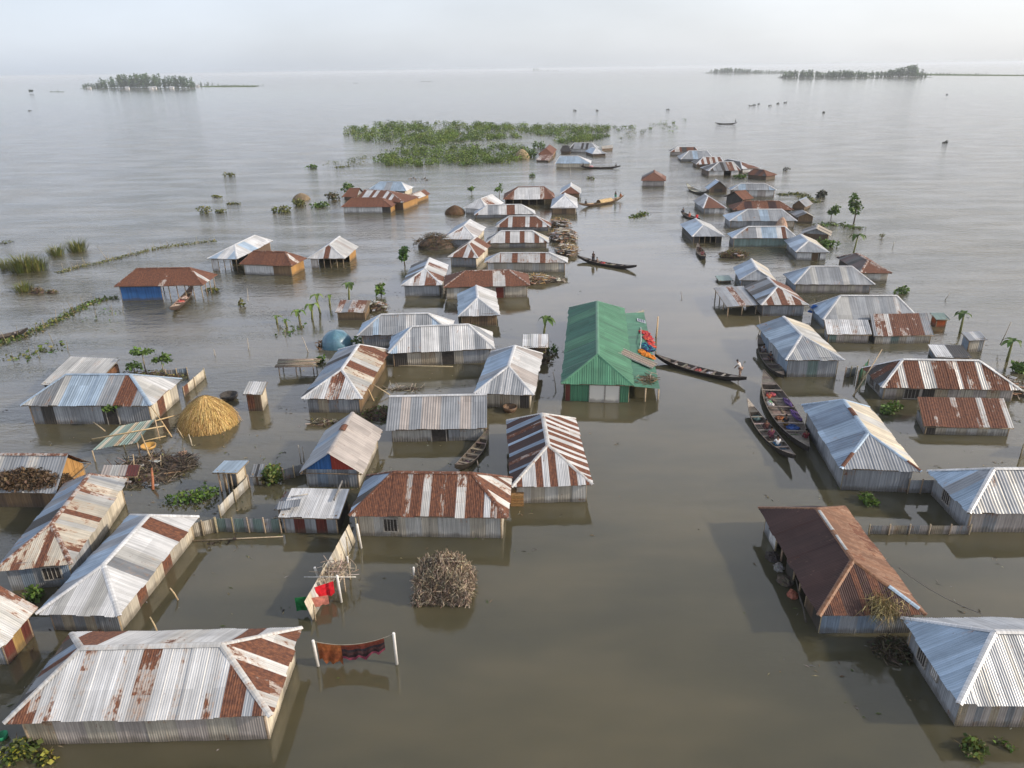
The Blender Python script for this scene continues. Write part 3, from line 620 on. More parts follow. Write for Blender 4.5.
H('dark broken roof with plants along its right side', (801, 234), (831, 236), ('L', 796.5, 229), (818, 229.5), (810, 224), 240, ax='v', roof=('DD', 'tmt', 'm', 'DgD'), wall=('mm', 'mm', 'm', 'm'), group=RG, capc='t')
RF = 'roofs at the far tip of the right-hand row'
H('red-brown striped roof at the far tip of the right-hand row', (670, 151.8), (699, 151.8), None, (677.5, 147), (695, 146.5), 155.3, roof=('RRwRDRRDR', 'R', 'R', 'D'), wall=('PPmP', 'm', 'm', 'm'), group=RF)
H('plain silver roof second from the far tip', (680.6, 159.2), (714, 159), None, (689, 150.5), (707, 150.5), 161.5, roof=('GGBGG', 'G', 'G', 'G'), wall=('gg', 'g', 'g', 'g'), group=RF)
H('rust and white chequered roof third from the far tip', (696, 164.3), (725, 164), None, (703.5, 156.8), (720, 156.5), 167.5, roof=('RWRWRwRWRR', 'R', 'R', 'D'), wall=('mm', 'm', 'm', 'm'), group=RF)
H('grey and rust ribbed roof over white posts before the far dark gable', (708, 171), (741, 170.3), None, (719, 161.5), (733, 161.8), 176, roof=('GDGgDgrRwR', 'R', 'R', 'GDG'), wall=('WW.W', 'W', 'm', 'm'), group=RF)
H('far dark-sloped house with a rusty white front gable', (742.5, 169), (761, 168), ('L', 737, 163), (750, 161), (747, 158), 172.5, ax='v', roof=('WRxR', 'w', 'w', 'DD'), wall=('WW', 'W', 'm', 'm'), group=RF)
H('low dark rusty roof at the river side of the far tip', (746, 174.3), (767, 176.5), None, (754, 168.5), (764, 170), 179, roof=('KRKRD', 'R', 'R', 'D'), wall=('mm', 'm', 'm', 'm'), group=RF, capc='R')
H('lone rusty pyramid-roofed house in the middle of the channel', (641, 180.7), (666, 181), ('R', 664.5, 176), (652.5, 172.5), (654, 169.8), 186.5, ax='v', roof=('RRRR', 'RO', 'R', 'DR'), wall=('PPPP', 'C', 'G', 'G'), group='house standing alone', capc='R')
# ------------------------------------------------------------------ small builders
def leafcloud(mb, ctr, rad, n, size, cols, up=.35, shell=.5):
    ctr = V(ctr)
    for _ in range(n):
        while True:
            d = V((rnd.uniform(-1, 1), rnd.uniform(-1, 1), rnd.uniform(-1, 1)))
            if .02 < d.length <= 1: break
        d = d.normalized() * (d.length ** shell)
        p = ctr + V((d.x * rad[0], d.y * rad[1], d.z * rad[2]))
        leaf(mb, p, size * rnd.uniform(.6, 1.35), rnd.choice(cols), up)
def leaf(mb, p, s, c, up=.35):
    a = V((rnd.gauss(0, 1), rnd.gauss(0, 1), rnd.gauss(0, .7) - .15)).normalized()
    nrm = (V((rnd.gauss(0, 1), rnd.gauss(0, 1), rnd.gauss(0, 1))).normalized() + V((0, 0, up * 2))).normalized()
    b = a.cross(nrm)
    if b.length < .05: return
    b.normalize(); wd = s * rnd.uniform(.3, .5); bend = nrm * (-s * .18)
    o = len(mb.v); c = jit(c, .25)
    mb.v += [tuple(p), tuple(p + a * s * .5 + b * wd), tuple(p + a * s + bend), tuple(p + a * s * .5 - b * wd)]
    mb.face((o, o + 1, o + 2, o + 3), c)
def sticks(mb, fn, n, ln, rad, cols, tilt=1., sides=4):
    for _ in range(n):
        p = fn(); d = V((rnd.gauss(0, 1), rnd.gauss(0, 1), rnd.gauss(0, tilt))).normalized(); l = ln * rnd.uniform(.5, 1.3)
        mid = p + V((rnd.gauss(0, .04), rnd.gauss(0, .04), rnd.gauss(0, .04))) * ln
        mb.tube([p - d * l / 2, mid, p + d * l / 2], [rad * rnd.uniform(.6, 1.2)] * 2 + [rad * .5], jit(rnd.choice(cols), .3), sides, cap=False)
GREENS = [(.07, .13, .02), (.10, .18, .03), (.05, .095, .016), (.13, .20, .035)]
OLIVE = [(.13, .14, .03), (.10, .12, .025), (.18, .17, .05), (.07, .09, .02)]
BRIGHT = [(.085, .15, .028), (.12, .19, .04), (.06, .11, .02)]
BROWNS = [(.16, .10, .055), (.10, .065, .035), (.22, .15, .085), (.06, .04, .025)]
GREYW = [(.22, .19, .15), (.30, .26, .20), (.14, .12, .09), (.38, .33, .25)]
STRAW = [(.55, .37, .14), (.47, .31, .11), (.60, .43, .19), (.30, .19, .075)]
def bush(label, px, rx, ry, h, n, size, cols=GREENS, name='bush', cat='bush', group=None, z=0.):
    p = at(*px, z); r = empty(name, p, label, cat, group)
    mb = MB()
    k = max(2, int(rx * 2.5))
    for i in range(k):
        q = p + V((rnd.uniform(-.55, .55) * rx, rnd.uniform(-.55, .55) * ry, h * rnd.uniform(.25, .6)))
        leafcloud(mb, q, (rx * .55, ry * .55, h * .45), n // k, size, cols)
    mb.build('foliage', M_LEAF, r)
    st = MB()
    for i in range(max(3, k)):
        e = p + V((rnd.uniform(-.6, .6) * rx, rnd.uniform(-.6, .6) * ry, h * rnd.uniform(.6, 1.)))
        st.tube([p + V((rnd.uniform(-.3, .3) * rx, rnd.uniform(-.3, .3) * ry, -.2)), (p + e) / 2 + V((0, 0, .1)), e], [.035, .025, .012], (.12, .09, .05), 5)
    st.build('stem', M_WOOD, r)
    return r
def tree(label, px, h, crown, n, size, cols=GREENS, name='tree', cat='tree', group=None, ctr=.68, z=0., lean=(0, 0)):
    p = at(*px, z); r = empty(name, p, label, cat, group)
    t = MB(); top = p + V((lean[0], lean[1], h * .85))
    t.tube([p - V((0, 0, .3)), p.lerp(top, .5) + V((rnd.uniform(-.1, .1), 0, 0)), top], [.09 * h / 4 + .03, .06 * h / 4 + .02, .02], (.13, .10, .07), 7)
    for i in range(5):
        a = rnd.uniform(0, 6.28); q = p.lerp(top, rnd.uniform(.45, .85))
        t.tube([q, q + V((math.cos(a) * crown * .7, math.sin(a) * crown * .7, crown * .5))], [.035, .012], (.13, .10, .07), 5)
    t.build('trunk', M_WOOD, r)
    c = MB(); k = 6
    for i in range(k):
        q = p + V((lean[0] * ctr, lean[1] * ctr, h * ctr)) + V((rnd.uniform(-.6, .6) * crown, rnd.uniform(-.6, .6) * crown, rnd.uniform(-.32, .32) * h * .8))
        leafcloud(c, q, (crown * .5, crown * .5, h * .14), n // k, size, cols)
    c.build('crown', M_LEAF, r)
    return r
def banana(label, px, h, n=6, ln=1.5, group='banana plants', cols=BRIGHT, wd=.26, z=0., name='banana_plant'):
    p = at(*px, z); r = empty(name, p, label, 'banana plant' if name == 'banana_plant' else 'papaya', group)
    t = MB(); lx = rnd.uniform(-.15, .15) * h
    top = p + V((lx, rnd.uniform(-.1, .1) * h, h))
    t.tube([p - V((0, 0, .4)), p.lerp(top, .5), top], [.14, .12, .08], (.17, .18, .07), 7); t.build('trunk', M_WOOD, r)
    for i in range(n):
        a = 6.28 * i / n + rnd.uniform(-.4, .4); d = V((math.cos(a), math.sin(a), 0)); s = V((-d.y, d.x, 0)); L = ln * rnd.uniform(.7, 1.15)
        m_ = MB(); o = 0; c = jit(rnd.choice(cols), .2); rise = rnd.uniform(.2, .85)
        for k in range(7):
            q = k / 6; c0 = top + d * (L * q * (1 - .25 * q)) + V((0, 0, L * (rise * q - (rise + .35) * q * q)))
            w_ = wd * L * .75 * math.sin(math.pi * min(1, .12 + q * .88)) ** .7 + .01
            m_.v += [tuple(c0 - s * w_ + V((0, 0, w_ * .25))), tuple(c0), tuple(c0 + s * w_ + V((0, 0, w_ * .25)))]
        for k in range(6):
            a0 = k * 3
            m_.face((a0, a0 + 1, a0 + 4, a0 + 3), c); m_.face((a0 + 1, a0 + 2, a0 + 5, a0 + 4), tuple(x * .88 for x in c))
        m_.build('leaf', M_LEAF, r)
    return r
def papaya(label, px, h, crown, group='papaya trees', z=0.):
    p = at(*px, z); r = empty('papaya_tree', p, label, 'papaya tree', group)
    t = MB(); top = p + V((rnd.uniform(-.2, .2), 0, h)); t.tube([p - V((0, 0, .3)), top], [.07, .045], (.22, .19, .13), 7); t.build('trunk', M_WOOD, r)
    c = MB()
    for i in range(11):
        a = rnd.uniform(0, 6.28); e = rnd.uniform(-.1, .7); d = V((math.cos(a) * math.cos(e), math.sin(a) * math.cos(e), math.sin(e))); q = top + d * crown * rnd.uniform(.6, 1)
        c.tube([top, q], [.015, .01], (.12, .2, .05), 4, False); leafcloud(c, q, (.28, .28, .12), 14, .34, BRIGHT, .6)
    c.build('crown', M_LEAF, r); return r
def tuft(label, px, r_, h, n, group=None, name='reed_clump', cat='reeds', cols=OLIVE):
    p = at(*px); mb = MB()
    for i in range(n):
        a = rnd.uniform(0, 6.28); q = p + V((math.cos(a), math.sin(a), 0)) * (r_ * math.sqrt(rnd.random()) * .7)
        d = V((math.cos(a), math.sin(a), 0)) * rnd.uniform(.1, .95) * h; hh = h * rnd.uniform(.35, 1.1)
        s = V((-math.sin(a), math.cos(a), 0)) * rnd.uniform(.02, .045)
        o = len(mb.v); m1 = q + d * .35 + V((0, 0, hh * .65)); m2 = q + d + V((0, 0, hh * .95))
        mb.v += [tuple(q - s - V((0, 0, .1))), tuple(q + s - V((0, 0, .1))), tuple(m1 + s), tuple(m1 - s), tuple(m2)]
        c = jit(rnd.choice(cols), .3); mb.face((o, o + 1, o + 2, o + 3), c); mb.face((o + 3, o + 2, o + 4), c)
    return tag(mb.build(name, M_LEAF, None, p), label, cat, group)
def mat_strip(label, pts, wd, dens, cols, name='water_hyacinth', size=.24, sticks_=0):
    """floating bank of weed along a line"""
    P = [at(*q) for q in pts]; mb = MB(); st = MB()
    for a, b in zip(P, P[1:]):
        L = (b - a).length; s = (b - a).normalized(); s = V((-s.y, s.x, 0))
        for i in range(int(L * wd * dens)):
            q = a.lerp(b, rnd.random()) + s * rnd.gauss(0, wd * .3) + V((0, 0, rnd.uniform(.0, .22)))
            leaf(mb, q, size * rnd.uniform(.6, 1.5), rnd.choice(cols), .8)
        for i in range(int(L * sticks_)):
            q = a.lerp(b, rnd.random()) + s * rnd.gauss(0, wd * .3); hh = rnd.uniform(.5, 1.5)
            mb.tube([q, q + V((rnd.uniform(-.25, .25), rnd.uniform(-.2, .2), hh))], [.03, .015], jit((.35, .29, .18), .2), 4, False)
    ob = mb.build(name, M_LEAF, None, P[0]); tag(ob, label, 'floating weed', kind='stuff'); return ob
def heap(label, px, rx, ry, h, n, ln, cols, leaves=0, name='debris_heap', cat='debris heap', group=None, z=0., rad=.03, core=(.07, .05, .035), lcols=OLIVE, mat=None, lsize=.22, planks=0):
    p = at(*px, z); r = empty(name, p, label, cat, group)
    b = MB(); o = 0; NS, NR = 14, 5
    for i in range(NR):
        q = i / (NR - 1)
        for k in range(NS):
            a = 6.28318 * k / NS; w_ = math.cos(q * math.pi / 2) * (.85 + .3 * rnd.random()); b.v.append((p.x + math.cos(a) * rx * .85 * w_, p.y + math.sin(a) * ry * .85 * w_, p.z - .15 + (h * .8 + .15) * math.sin(q * math.pi / 2) * rnd.uniform(.85, 1.1)))
    for i in range(NR - 1):
        for k in range(NS): b.face((i * NS + k, i * NS + (k + 1) % NS, (i + 1) * NS + (k + 1) % NS, (i + 1) * NS + k), jit(core, .3))
    b.build('mound', M_EARTH, r)
    def fn():
        a = rnd.uniform(0, 6.28); q = math.sqrt(rnd.random()); zz = h * math.sqrt(max(0, 1 - q * q)) * rnd.uniform(.6, 1.08)
        return p + V((math.cos(a) * rx * q, math.sin(a) * ry * q, zz))
    s = MB(); sticks(s, fn, n, ln, rad, cols, .5)
    for i in range(planks):
        q = fn(); a = rnd.uniform(0, 3.14); X = V((math.cos(a), math.sin(a), rnd.uniform(-.2, .2))).normalized(); Y = X.cross(V((0, 0, 1))).normalized()
        s.box(q, (rnd.uniform(.6, 1.5), rnd.uniform(.15, .6), .03), jit(rnd.choice([(.4, .36, .3), (.3, .3, .3), (.5, .48, .44), (.22, .14, .08), (.34, .2, .14)]), .2), (X, Y, X.cross(Y)))
    s.build('sticks', mat or M_WOOD, r)
    if leaves:
        l = MB()
        for i in range(leaves): leaf(l, fn() + V((0, 0, .05)), lsize, rnd.choice(lcols), .4)
        l.build('foliage', M_LEAF, r)
    return r
def pole(label, p0, z0, p1, z1, rad=.05, c=(.34, .27, .17), name='bamboo_pole', cat='pole', group=None, mat=None):
    a, b = at(*p0, z0), at(*p1, z1); mb = MB(); mb.tube([a, a.lerp(b, .5) + V((.03, 0, .01)), b], [rad, rad * .9, rad * .7], c, 8)
    return tag(mb.build(name, mat or M_BAMBOO, None, a), label, cat, group)
def post(label, px, h, rad=.07, c=(.72, .70, .65), lean=(0, 0), name='post', group='white concrete posts'):
    p = at(*px); mb = MB(); q = p + V((lean[0], lean[1], h)); mb.tube([p - (q - p) * .3, q - (q - p) * .02, q], [rad, rad, rad * .8], c, 10)
    return tag(mb.build(name, M_PLASTIC, None, p), label, 'post', group)
def fence(label, p0, p1, h, pat, group='tin fences', h2=None, posts=3, c=(.3, .24, .16), ph=.15, lean=0.):
    a, b = at(*p0), at(*p1); r = empty('tin_fence', a, label, 'fence', group); mb = MB()
    corr(mb, a - V((0, 0, .4)), b - V((0, 0, .4)), b + V((lean, 0, h2 or h)), a + V((lean, 0, h)), pat, panel=.8, ragged=False, **detail((a - EYE).length))
    mb.build('panel', M_WALL, r); n = V((-(b - a).y, (b - a).x, 0)).normalized()
    for i in range(posts):
        q = a.lerp(b, i / (posts - 1)); hh = h + ((h2 or h) - h) * i / (posts - 1); m_ = MB(); m_.tube([q - n * .07 - V((0, 0, .4)), q - n * .07 + V((rnd.uniform(-.04, .04), 0, hh + ph))], .05, jit(c, .2), 6); m_.build('post', M_WOOD, r)
    return r
def drape(mb, pts_top, drop, c, wav=.08, nv=5, ragged=.1, cols=None):
    """cloth hanging from a line of points"""
    n = len(pts_top); o = len(mb.v); dr = [drop * (1 + rnd.uniform(-ragged, ragged)) for _ in range(n)]
    d = (V(pts_top[-1]) - V(pts_top[0])).normalized(); nr = V((-d.y, d.x, 0))
    for j in range(nv):
        for i in range(n): mb.v.append(tuple(V(pts_top[i]) + V((0, 0, -dr[i] * j / (nv - 1))) + nr * (wav * math.sin(i * 1.9 + j * .4) * (j / nv))))
    for j in range(nv - 1):
        for i in range(n - 1):
            q = o + j * n + i; cc = cols[j * len(cols) // (nv - 1)] if cols else c
            mb.face((q, q + n, q + n + 1, q + 1), jit(cc, .12), smooth=True)

# ------------------------------------------------------------------ boats
def boat(label, bow, stern, beam=1.15, rise=.55, c=(.028, .023, .02), inner=(.075, .062, .05), zt=.55, thw=4, name='wooden_boat', group='wooden boats on the flood', mast=False, deck=.66, free=.36):
    a, b = at(*bow, zt), at(*stern, zt); ctr = (a + b) / 2; ctr.z = 0; d = (a - b); d.z = 0; L = d.length; d.normalize(); s = V((-d.y, d.x, 0))
    r = empty(name, ctr, label, 'boat', group)
    P = lambda t, x, z: ctr + d * (t * L / 2) + s * x + V((0, 0, z))
    hw = lambda t: beam / 2 * max(.05, (1 - abs(t) ** 2.2))
    zg = lambda t: free + rise * abs(t) ** 2.4
    zb = lambda t: -.15 + (rise * .95 + .25) * abs(t) ** 3.2
    mb = MB(); NT = 22; ts = [-1 + 2 * i / NT for i in range(NT + 1)]; th = .045; rows = []
    for t in ts:
        w_, g, k = hw(t), zg(t), zb(t); i_ = max(.015, w_ - th); fl = max(.07, k + .06); fl = min(fl, g - .02); o = len(mb.v)
        for x, z in ((0, k), (w_ * .55, k + .03), (w_ * .88, k + (g - k) * .5), (w_, g), (i_, g), (i_ * .85, max(fl, k + (g - k) * .55)), (i_ * .5, fl), (0, fl)):
            mb.v.append(tuple(P(t, x, z)))
        for x, z in ((-i_ * .5, fl), (-i_ * .85, max(fl, k + (g - k) * .55)), (-i_, g), (-w_, g), (-w_ * .88, k + (g - k) * .5), (-w_ * .55, k + .03)):
            mb.v.append(tuple(P(t, x, z)))
        rows.append(o)
    n = 14
    for i in range(NT):
        for k in range(n):
            k2 = (k + 1) % n; cc = inner if 4 <= k <= 9 else c
            if k in (3, 10): cc = tuple(x * 2.2 for x in inner)
            mb.face((rows[i] + k, rows[i] + k2, rows[i + 1] + k2, rows[i + 1] + k), jit(cc, .12))
    mb.face([rows[0] + k for k in range(n)], c); mb.face([rows[-1] + k for k in range(n)][::-1], c)
    mb.build('hull', M_BOAT, r)
    for sg in (-1, 1):
        dk = MB(); tt = [sg * (deck + (.97 - deck) * i / 5) for i in range(6)]
        for t0, t1 in zip(tt, tt[1:]):
            w0, w1 = hw(t0) - .05, hw(t1) - .05; w0, w1 = max(w0, .01), max(w1, .01)
            top = [P(t0, -w0, zg(t0) - .03), P(t0, w0, zg(t0) - .03), P(t1, w1, zg(t1) - .03), P(t1, -w1, zg(t1) - .03)]
            dk.poly(top, jit(tuple(x * 1.6 for x in inner), .25)); 
        t0 = tt[0]; w0 = hw(t0) - .05; dk.poly([P(t0, -w0, zg(t0) - .03), P(t0, w0, zg(t0) - .03), P(t0, w0 * .8, .1), P(t0, -w0 * .8, .1)], inner)
        dk.build('end_deck', M_BOAT, r)
    fb = MB()
    for i in range(12):
        t0, t1 = -deck + 2 * deck * i / 12, -deck + 2 * deck * (i + .85) / 12
        pass
        w_ = min(hw(t0), hw(t1)) * .6; z_ = .11 + rnd.uniform(0, .02)
        fb.poly([P(t0, -w_, z_), P(t0, w_, z_), P(t1, w_, z_ + .01), P(t1, -w_, z_ + .01)], jit(tuple(x * 1.7 for x in inner), .4))
    for i in range(rnd.randint(2, 5)):
        t = rnd.uniform(-deck, deck) * .8; x0 = rnd.uniform(-.3, .3) * hw(t); fb.tube([P(t, x0, .16), P(t + rnd.uniform(.12, .3), x0 + rnd.uniform(-.1, .1), .2)], .025, jit((.3, .24, .16), .3), 5)
    fb.build('floor_boards', M_BOAT, r)
    for i in range(thw):
        t = -deck * .8 + 1.6 * deck * i / max(1, thw - 1); w_ = hw(t) - .03; q = MB()
        q.box(P(t, 0, zg(t) - .05), (.2, 2 * w_, .05), jit(tuple(x * 2.4 for x in inner), .35), (d, s, V((0, 0, 1)))); q.build('thwart', M_BOAT, r)
    return dict(root=r, P=P, d=d, s=s, L=L, hw=hw, zg=zg)
def bundle(label, p, size, c, name='cargo_bundle', cat='bundle', group='goods carried in the boats', mat=None, cols=None):
    """a lumpy sack or folded heap of cloth"""
    mb = MB(); NS, NR = 15, 8; p = V(p); c = tuple(x * .8 + .02 for x in c)
    for l in range(3):
        o = len(mb.v); q_ = p + V((rnd.uniform(-.45, .45) * size[0], rnd.uniform(-.45, .45) * size[1], 0)) if l else p; f = 1 if l == 0 else rnd.uniform(.45, .7); hz = size[2] * (.75 if l == 0 else rnd.uniform(.5, .95)); cc = c if l < 2 else tuple(x * rnd.uniform(.35, 1.2) + .02 for x in c)
        for i in range(NR):
            ph = math.pi * i / (NR - 1)
            for k in range(NS):
                a = 6.28318 * k / NS; j = 1 + rnd.uniform(-.2, .2); mb.v.append((q_.x + f * size[0] * math.sin(ph) ** .6 * math.cos(a) * j, q_.y + f * size[1] * math.sin(ph) ** .6 * math.sin(a) * j, q_.z + hz * (1 - math.cos(ph)) * .5 * (1 + rnd.uniform(-.18, .18))))
        for i in range(NR - 1):
            for k in range(NS): mb.face((o + i * NS + k, o + i * NS + (k + 1) % NS, o + (i + 1) * NS + (k + 1) % NS, o + (i + 1) * NS + k), jit(rnd.choice(cols) if cols else cc, .25))
    return tag(mb.build(name, mat or M_CLOTH, None, p), label, cat, group)

# ------------------------------------------------------------------ people
def skin_mesh(name, J, E_, rad, mat, parent, c, root=0, origin=None, sub=1):
    me = bpy.data.meshes.new('tmp'); me.from_pydata([tuple(J[k]) for k in J], [(list(J).index(a), list(J).index(b)) for a, b in E_], [])
    ob = bpy.data.objects.new('tmp', me); COL.objects.link(ob)
    ob.modifiers.new('skin', 'SKIN'); su = ob.modifiers.new('sub', 'SUBSURF'); su.levels = sub; su.render_levels = sub
    if not me.skin_vertices: me.attributes  # layer is made with the modifier
    lay = me.skin_vertices[0].data if me.skin_vertices else None
    if lay is None: raise RuntimeError('no skin layer')
    for i, k in enumerate(J):
        r_ = rad[k]; lay[i].radius = r_ if isinstance(r_, tuple) else (r_, r_); lay[i].use_root = (i == root)
    dg = bpy.context.evaluated_depsgraph_get(); dg.update()
    m2 = bpy.data.meshes.new_from_object(ob.evaluated_get(dg)); bpy.data.objects.remove(ob); bpy.data.meshes.remove(me)
    mb = MB(); mb.v = [tuple(v.co) for v in m2.vertices]
    for f in m2.polygons: mb.face(f.vertices[:], c, smooth=True)
    bpy.data.meshes.remove(m2)
    return mb
def person(label, p, face, pose='stand', shirt=(.6, .6, .58), lower=(.12, .16, .28), sk=(.16, .085, .05), sc=.96, cloth_head=None, group='people in the boats', sleeve=True):
    """face: heading of the body; pose: stand, pole (both hands to a pole at the side), bend, sit"""
    p = V(p); fx = V((face[0], face[1], 0)).normalized(); sd = V((fx.y, -fx.x, 0)); T = lambda x, y, z: p + (sd * x + fx * y + V((0, 0, z))) * sc
    J = {}; sit = pose == 'sit'; bend = .42 if pose == 'bend' else (.10 if pose == 'pole' else 0.)
    hz = .16 if sit else .90
    cy = bend * .62 + (.06 if sit else 0); cz = hz + .36 * math.cos(bend * 1.3)
    J['pel'] = (0, 0, hz); J['waist'] = (0, cy * .4, hz + .16); J['chest'] = (0, cy, cz); J['neck'] = (0, cy * 1.28 + .01, cz + .19 * math.cos(bend)); J['jaw'] = (0, cy * 1.4 + .045, cz + .26 * math.cos(bend)); J['head'] = (0, cy * 1.5 + .03, cz + .37 * math.cos(bend))
    J['nose'] = (0, J['jaw'][1] + .085, J['jaw'][2] + .055)
    E_ = [('pel', 'waist'), ('waist', 'chest'), ('chest', 'neck'), ('neck', 'jaw'), ('jaw', 'head'), ('jaw', 'nose')]
    rad = dict(pel=(.135, .10), waist=(.125, .09), chest=(.15, .10), neck=.05, jaw=(.062, .068), head=(.078, .088), nose=.014)
    for s_, sg in (('l', -1), ('r', 1)):
        J['sh' + s_] = (sg * .185, cy, cz + .09)
        if pose == 'pole': el = (sg * .2 + .05, cy + .2, cz - .06 + .1 * sg); wr = (.16, cy + .38, cz + .02 + .16 * sg)
        elif sit: el = (sg * .24, cy + .1, cz - .15); wr = (sg * .13, cy + .32, cz - .22)
        elif pose == 'bend': el = (sg * .23, cy + .12, cz - .17); wr = (sg * .15, cy + .27, cz - .38)
        else: el = (sg * .25, cy - .02, cz - .19); wr = (sg * .24, cy + .08, cz - .42)
        J['el' + s_], J['wr' + s_] = el, wr; dv = (V(wr) - V(el)).normalized(); J['pm' + s_] = tuple(V(wr) + dv * .07)
        E_ += [('chest', 'sh' + s_), ('sh' + s_, 'el' + s_), ('el' + s_, 'wr' + s_), ('wr' + s_, 'pm' + s_)]
        rad.update({'sh' + s_: .058, 'el' + s_: .04, 'wr' + s_: .029, 'pm' + s_: (.036, .022)})
        ax_ = dv.cross(V((0, 1, .3))).normalized()
        for i, l_ in enumerate((.062, .075, .07, .055)):
            k = 'f%d%s' % (i, s_); J[k] = tuple(V(J['pm' + s_]) + dv * l_ + ax_ * (.018 * (i - 1.5)) + V((0, -.012, -.012))); E_.append(('pm' + s_, k)); rad[k] = .009
        k = 'th' + s_; J[k] = tuple(V(wr) + dv * .06 + ax_ * -.055 * sg); E_.append(('wr' + s_, k)); rad[k] = .01
        if sit: hp, kn, an = (sg * .09, .04, .15), (sg * .2, .38, .26), (sg * .1, .34, .05)
        else: hp, kn, an = (sg * .09, 0, .85), (sg * .12, .05 + .06 * sg, .47), (sg * .13, .1 * sg, .08)
        J['hp' + s_], J['kn' + s_], J['an' + s_], J['to' + s_] = hp, kn, an, (an[0] * 1.15, an[1] + .14, an[2] - .05)
        E_ += [('pel', 'hp' + s_), ('hp' + s_, 'kn' + s_), ('kn' + s_, 'an' + s_), ('an' + s_, 'to' + s_)]
        rad.update({'hp' + s_: .085, 'kn' + s_: .052, 'an' + s_: .036, 'to' + s_: .032})
    J = {k: T(*v) for k, v in J.items()}; rad = {k: (tuple(x * sc for x in v) if isinstance(v, tuple) else v * sc) for k, v in rad.items()}
    r = empty('person', p, label, 'person', group)
    skin_mesh('body', J, E_, rad, M_SKIN, r, sk).build('body', M_SKIN, r)
    def sub(keys, grow, name, c, mat=M_CLOTH, root=0, extra=None):
        j = {k: J[k] for k in keys}
        e = [x for x in E_ if x[0] in j and x[1] in j]
        if extra:
            for k, v, near in extra: j[k] = v; e.append((near, k))
        rr = {k: (tuple(x * 1.0 + grow for x in rad[k]) if isinstance(rad.get(k), tuple) else rad.get(k, .05) + grow) for k in j}
        skin_mesh(name, j, e, rr, mat, r, c).build(name, mat, r)
    ex = [('s' + s_, J['sh' + s_].lerp(J['el' + s_], .8), 'sh' + s_) for s_ in 'lr'] if sleeve else None
    if shirt: sub(['pel', 'waist', 'chest', 'shl', 'shr'], .02, 'shirt', shirt, extra=ex)
    lg = [('q' + s_, J['kn' + s_].lerp(J['an' + s_], .55), 'kn' + s_) for s_ in 'lr']
    sub(['pel', 'hpl', 'hpr', 'knl', 'knr'], .05 if not sit else .03, 'lungi', lower, extra=lg)
    hb = MB(); hc = (J['head'] + J['jaw'] * .0) ; hc = J['head'] + V((0, 0, .02)) - fx * .012
    for i in range(6):
        ph = math.pi * .62 * i / 5
        for k in range(12):
            a = 6.283 * k / 12; hb.v.append(tuple(hc + (sd * (.098 * math.sin(ph) * math.cos(a)) + fx * (.108 * math.sin(ph) * math.sin(a)) + V((0, 0, .098 * math.cos(ph)))) * sc))
    for i in range(5):
        for k in range(12): hb.face((i * 12 + k, i * 12 + (k + 1) % 12, (i + 1) * 12 + (k + 1) % 12, (i + 1) * 12 + k), cloth_head or (.012, .010, .009), smooth=True)
    hb.build('headscarf' if cloth_head else 'hair', M_CLOTH, r)
    return r, J
UPV = V((0, 0, 1))
# ------------------------------------------------------------------ green house: lean-to, doors and what lies on it
g = h_green; c0, c1, c2, c3 = g['c']; ze = g['ze']
LFr, LRr = at(660, 389, ze - .75), at(644, 312.5, ze - .75)
lt0, lt1 = c1 + V((0, 0, -.1)), c1.lerp(c2, .93) + V((0, 0, -.1))
mb = MB(); corr(mb, LFr, LRr, lt1, lt0, 'eeeeee', per=.24, amp=.03, ragged=False); lean = mb.build('lean_to_roof', M_PAINT, g['root'])
lean['label'] = 'darker green lean-to roof on the right side'
for q in (LFr, LFr.lerp(LRr, .5), LRr, LFr.lerp(lt0, .5)):
    mb = MB(); mb.tube([V((q.x - .1, q.y + .1, -.4)), V((q.x - .1, q.y + .1, q.z - .04))], .07, (.42, .33, .22), 7); mb.build('post', M_WOOD, g['root'])
mb = MB(); corr(mb, V((LRr.x, LRr.y, -.4)), V((lt1.x, lt1.y, -.4)), V((lt1.x, lt1.y, lt1.z)), V((LRr.x, LRr.y, LRr.z)), 'TT', ragged=False, flat=True); mb.build('lean_to_wall', M_WALL, g['root'])
for fr, w_ in ((.50, 1.25), (.74, 1.15)):
    opening(g['root'], 'door', g['w'][0] - g['n'] * .1, g['w'][1] - g['n'] * .1, -g['n'], fr, w_, -.35, ze * .9, (.62, .60, .54), mat=M_WALL)
nl = (LRr - LFr).cross(lt0 - LFr).normalized(); nl = nl if nl.z > 0 else -nl
def lz(x, y, up=.05):
    d = ray(x, y); t = (LFr - EYE).dot(nl) / d.dot(nl); return EYE + d * t + nl * up
lu = (LRr - LFr).normalized(); lv = nl.cross(lu)
mb = MB(); mb.box(lz(641, 321.5, .08), (.9, 1.0, .05), (.55, .57, .6), (lv, lu, nl))
for i in range(3): mb.box(lz(641, 321.5, .115) + lv * (.27 * (i - 1)), (.22, .85, .012), (.02, .03, .07), (lv, lu, nl))
tag(mb.build('solar_panel', M_PLASTIC, None, lz(641, 321.5)), 'small white-framed solar panel on the green lean-to roof', 'solar panel')
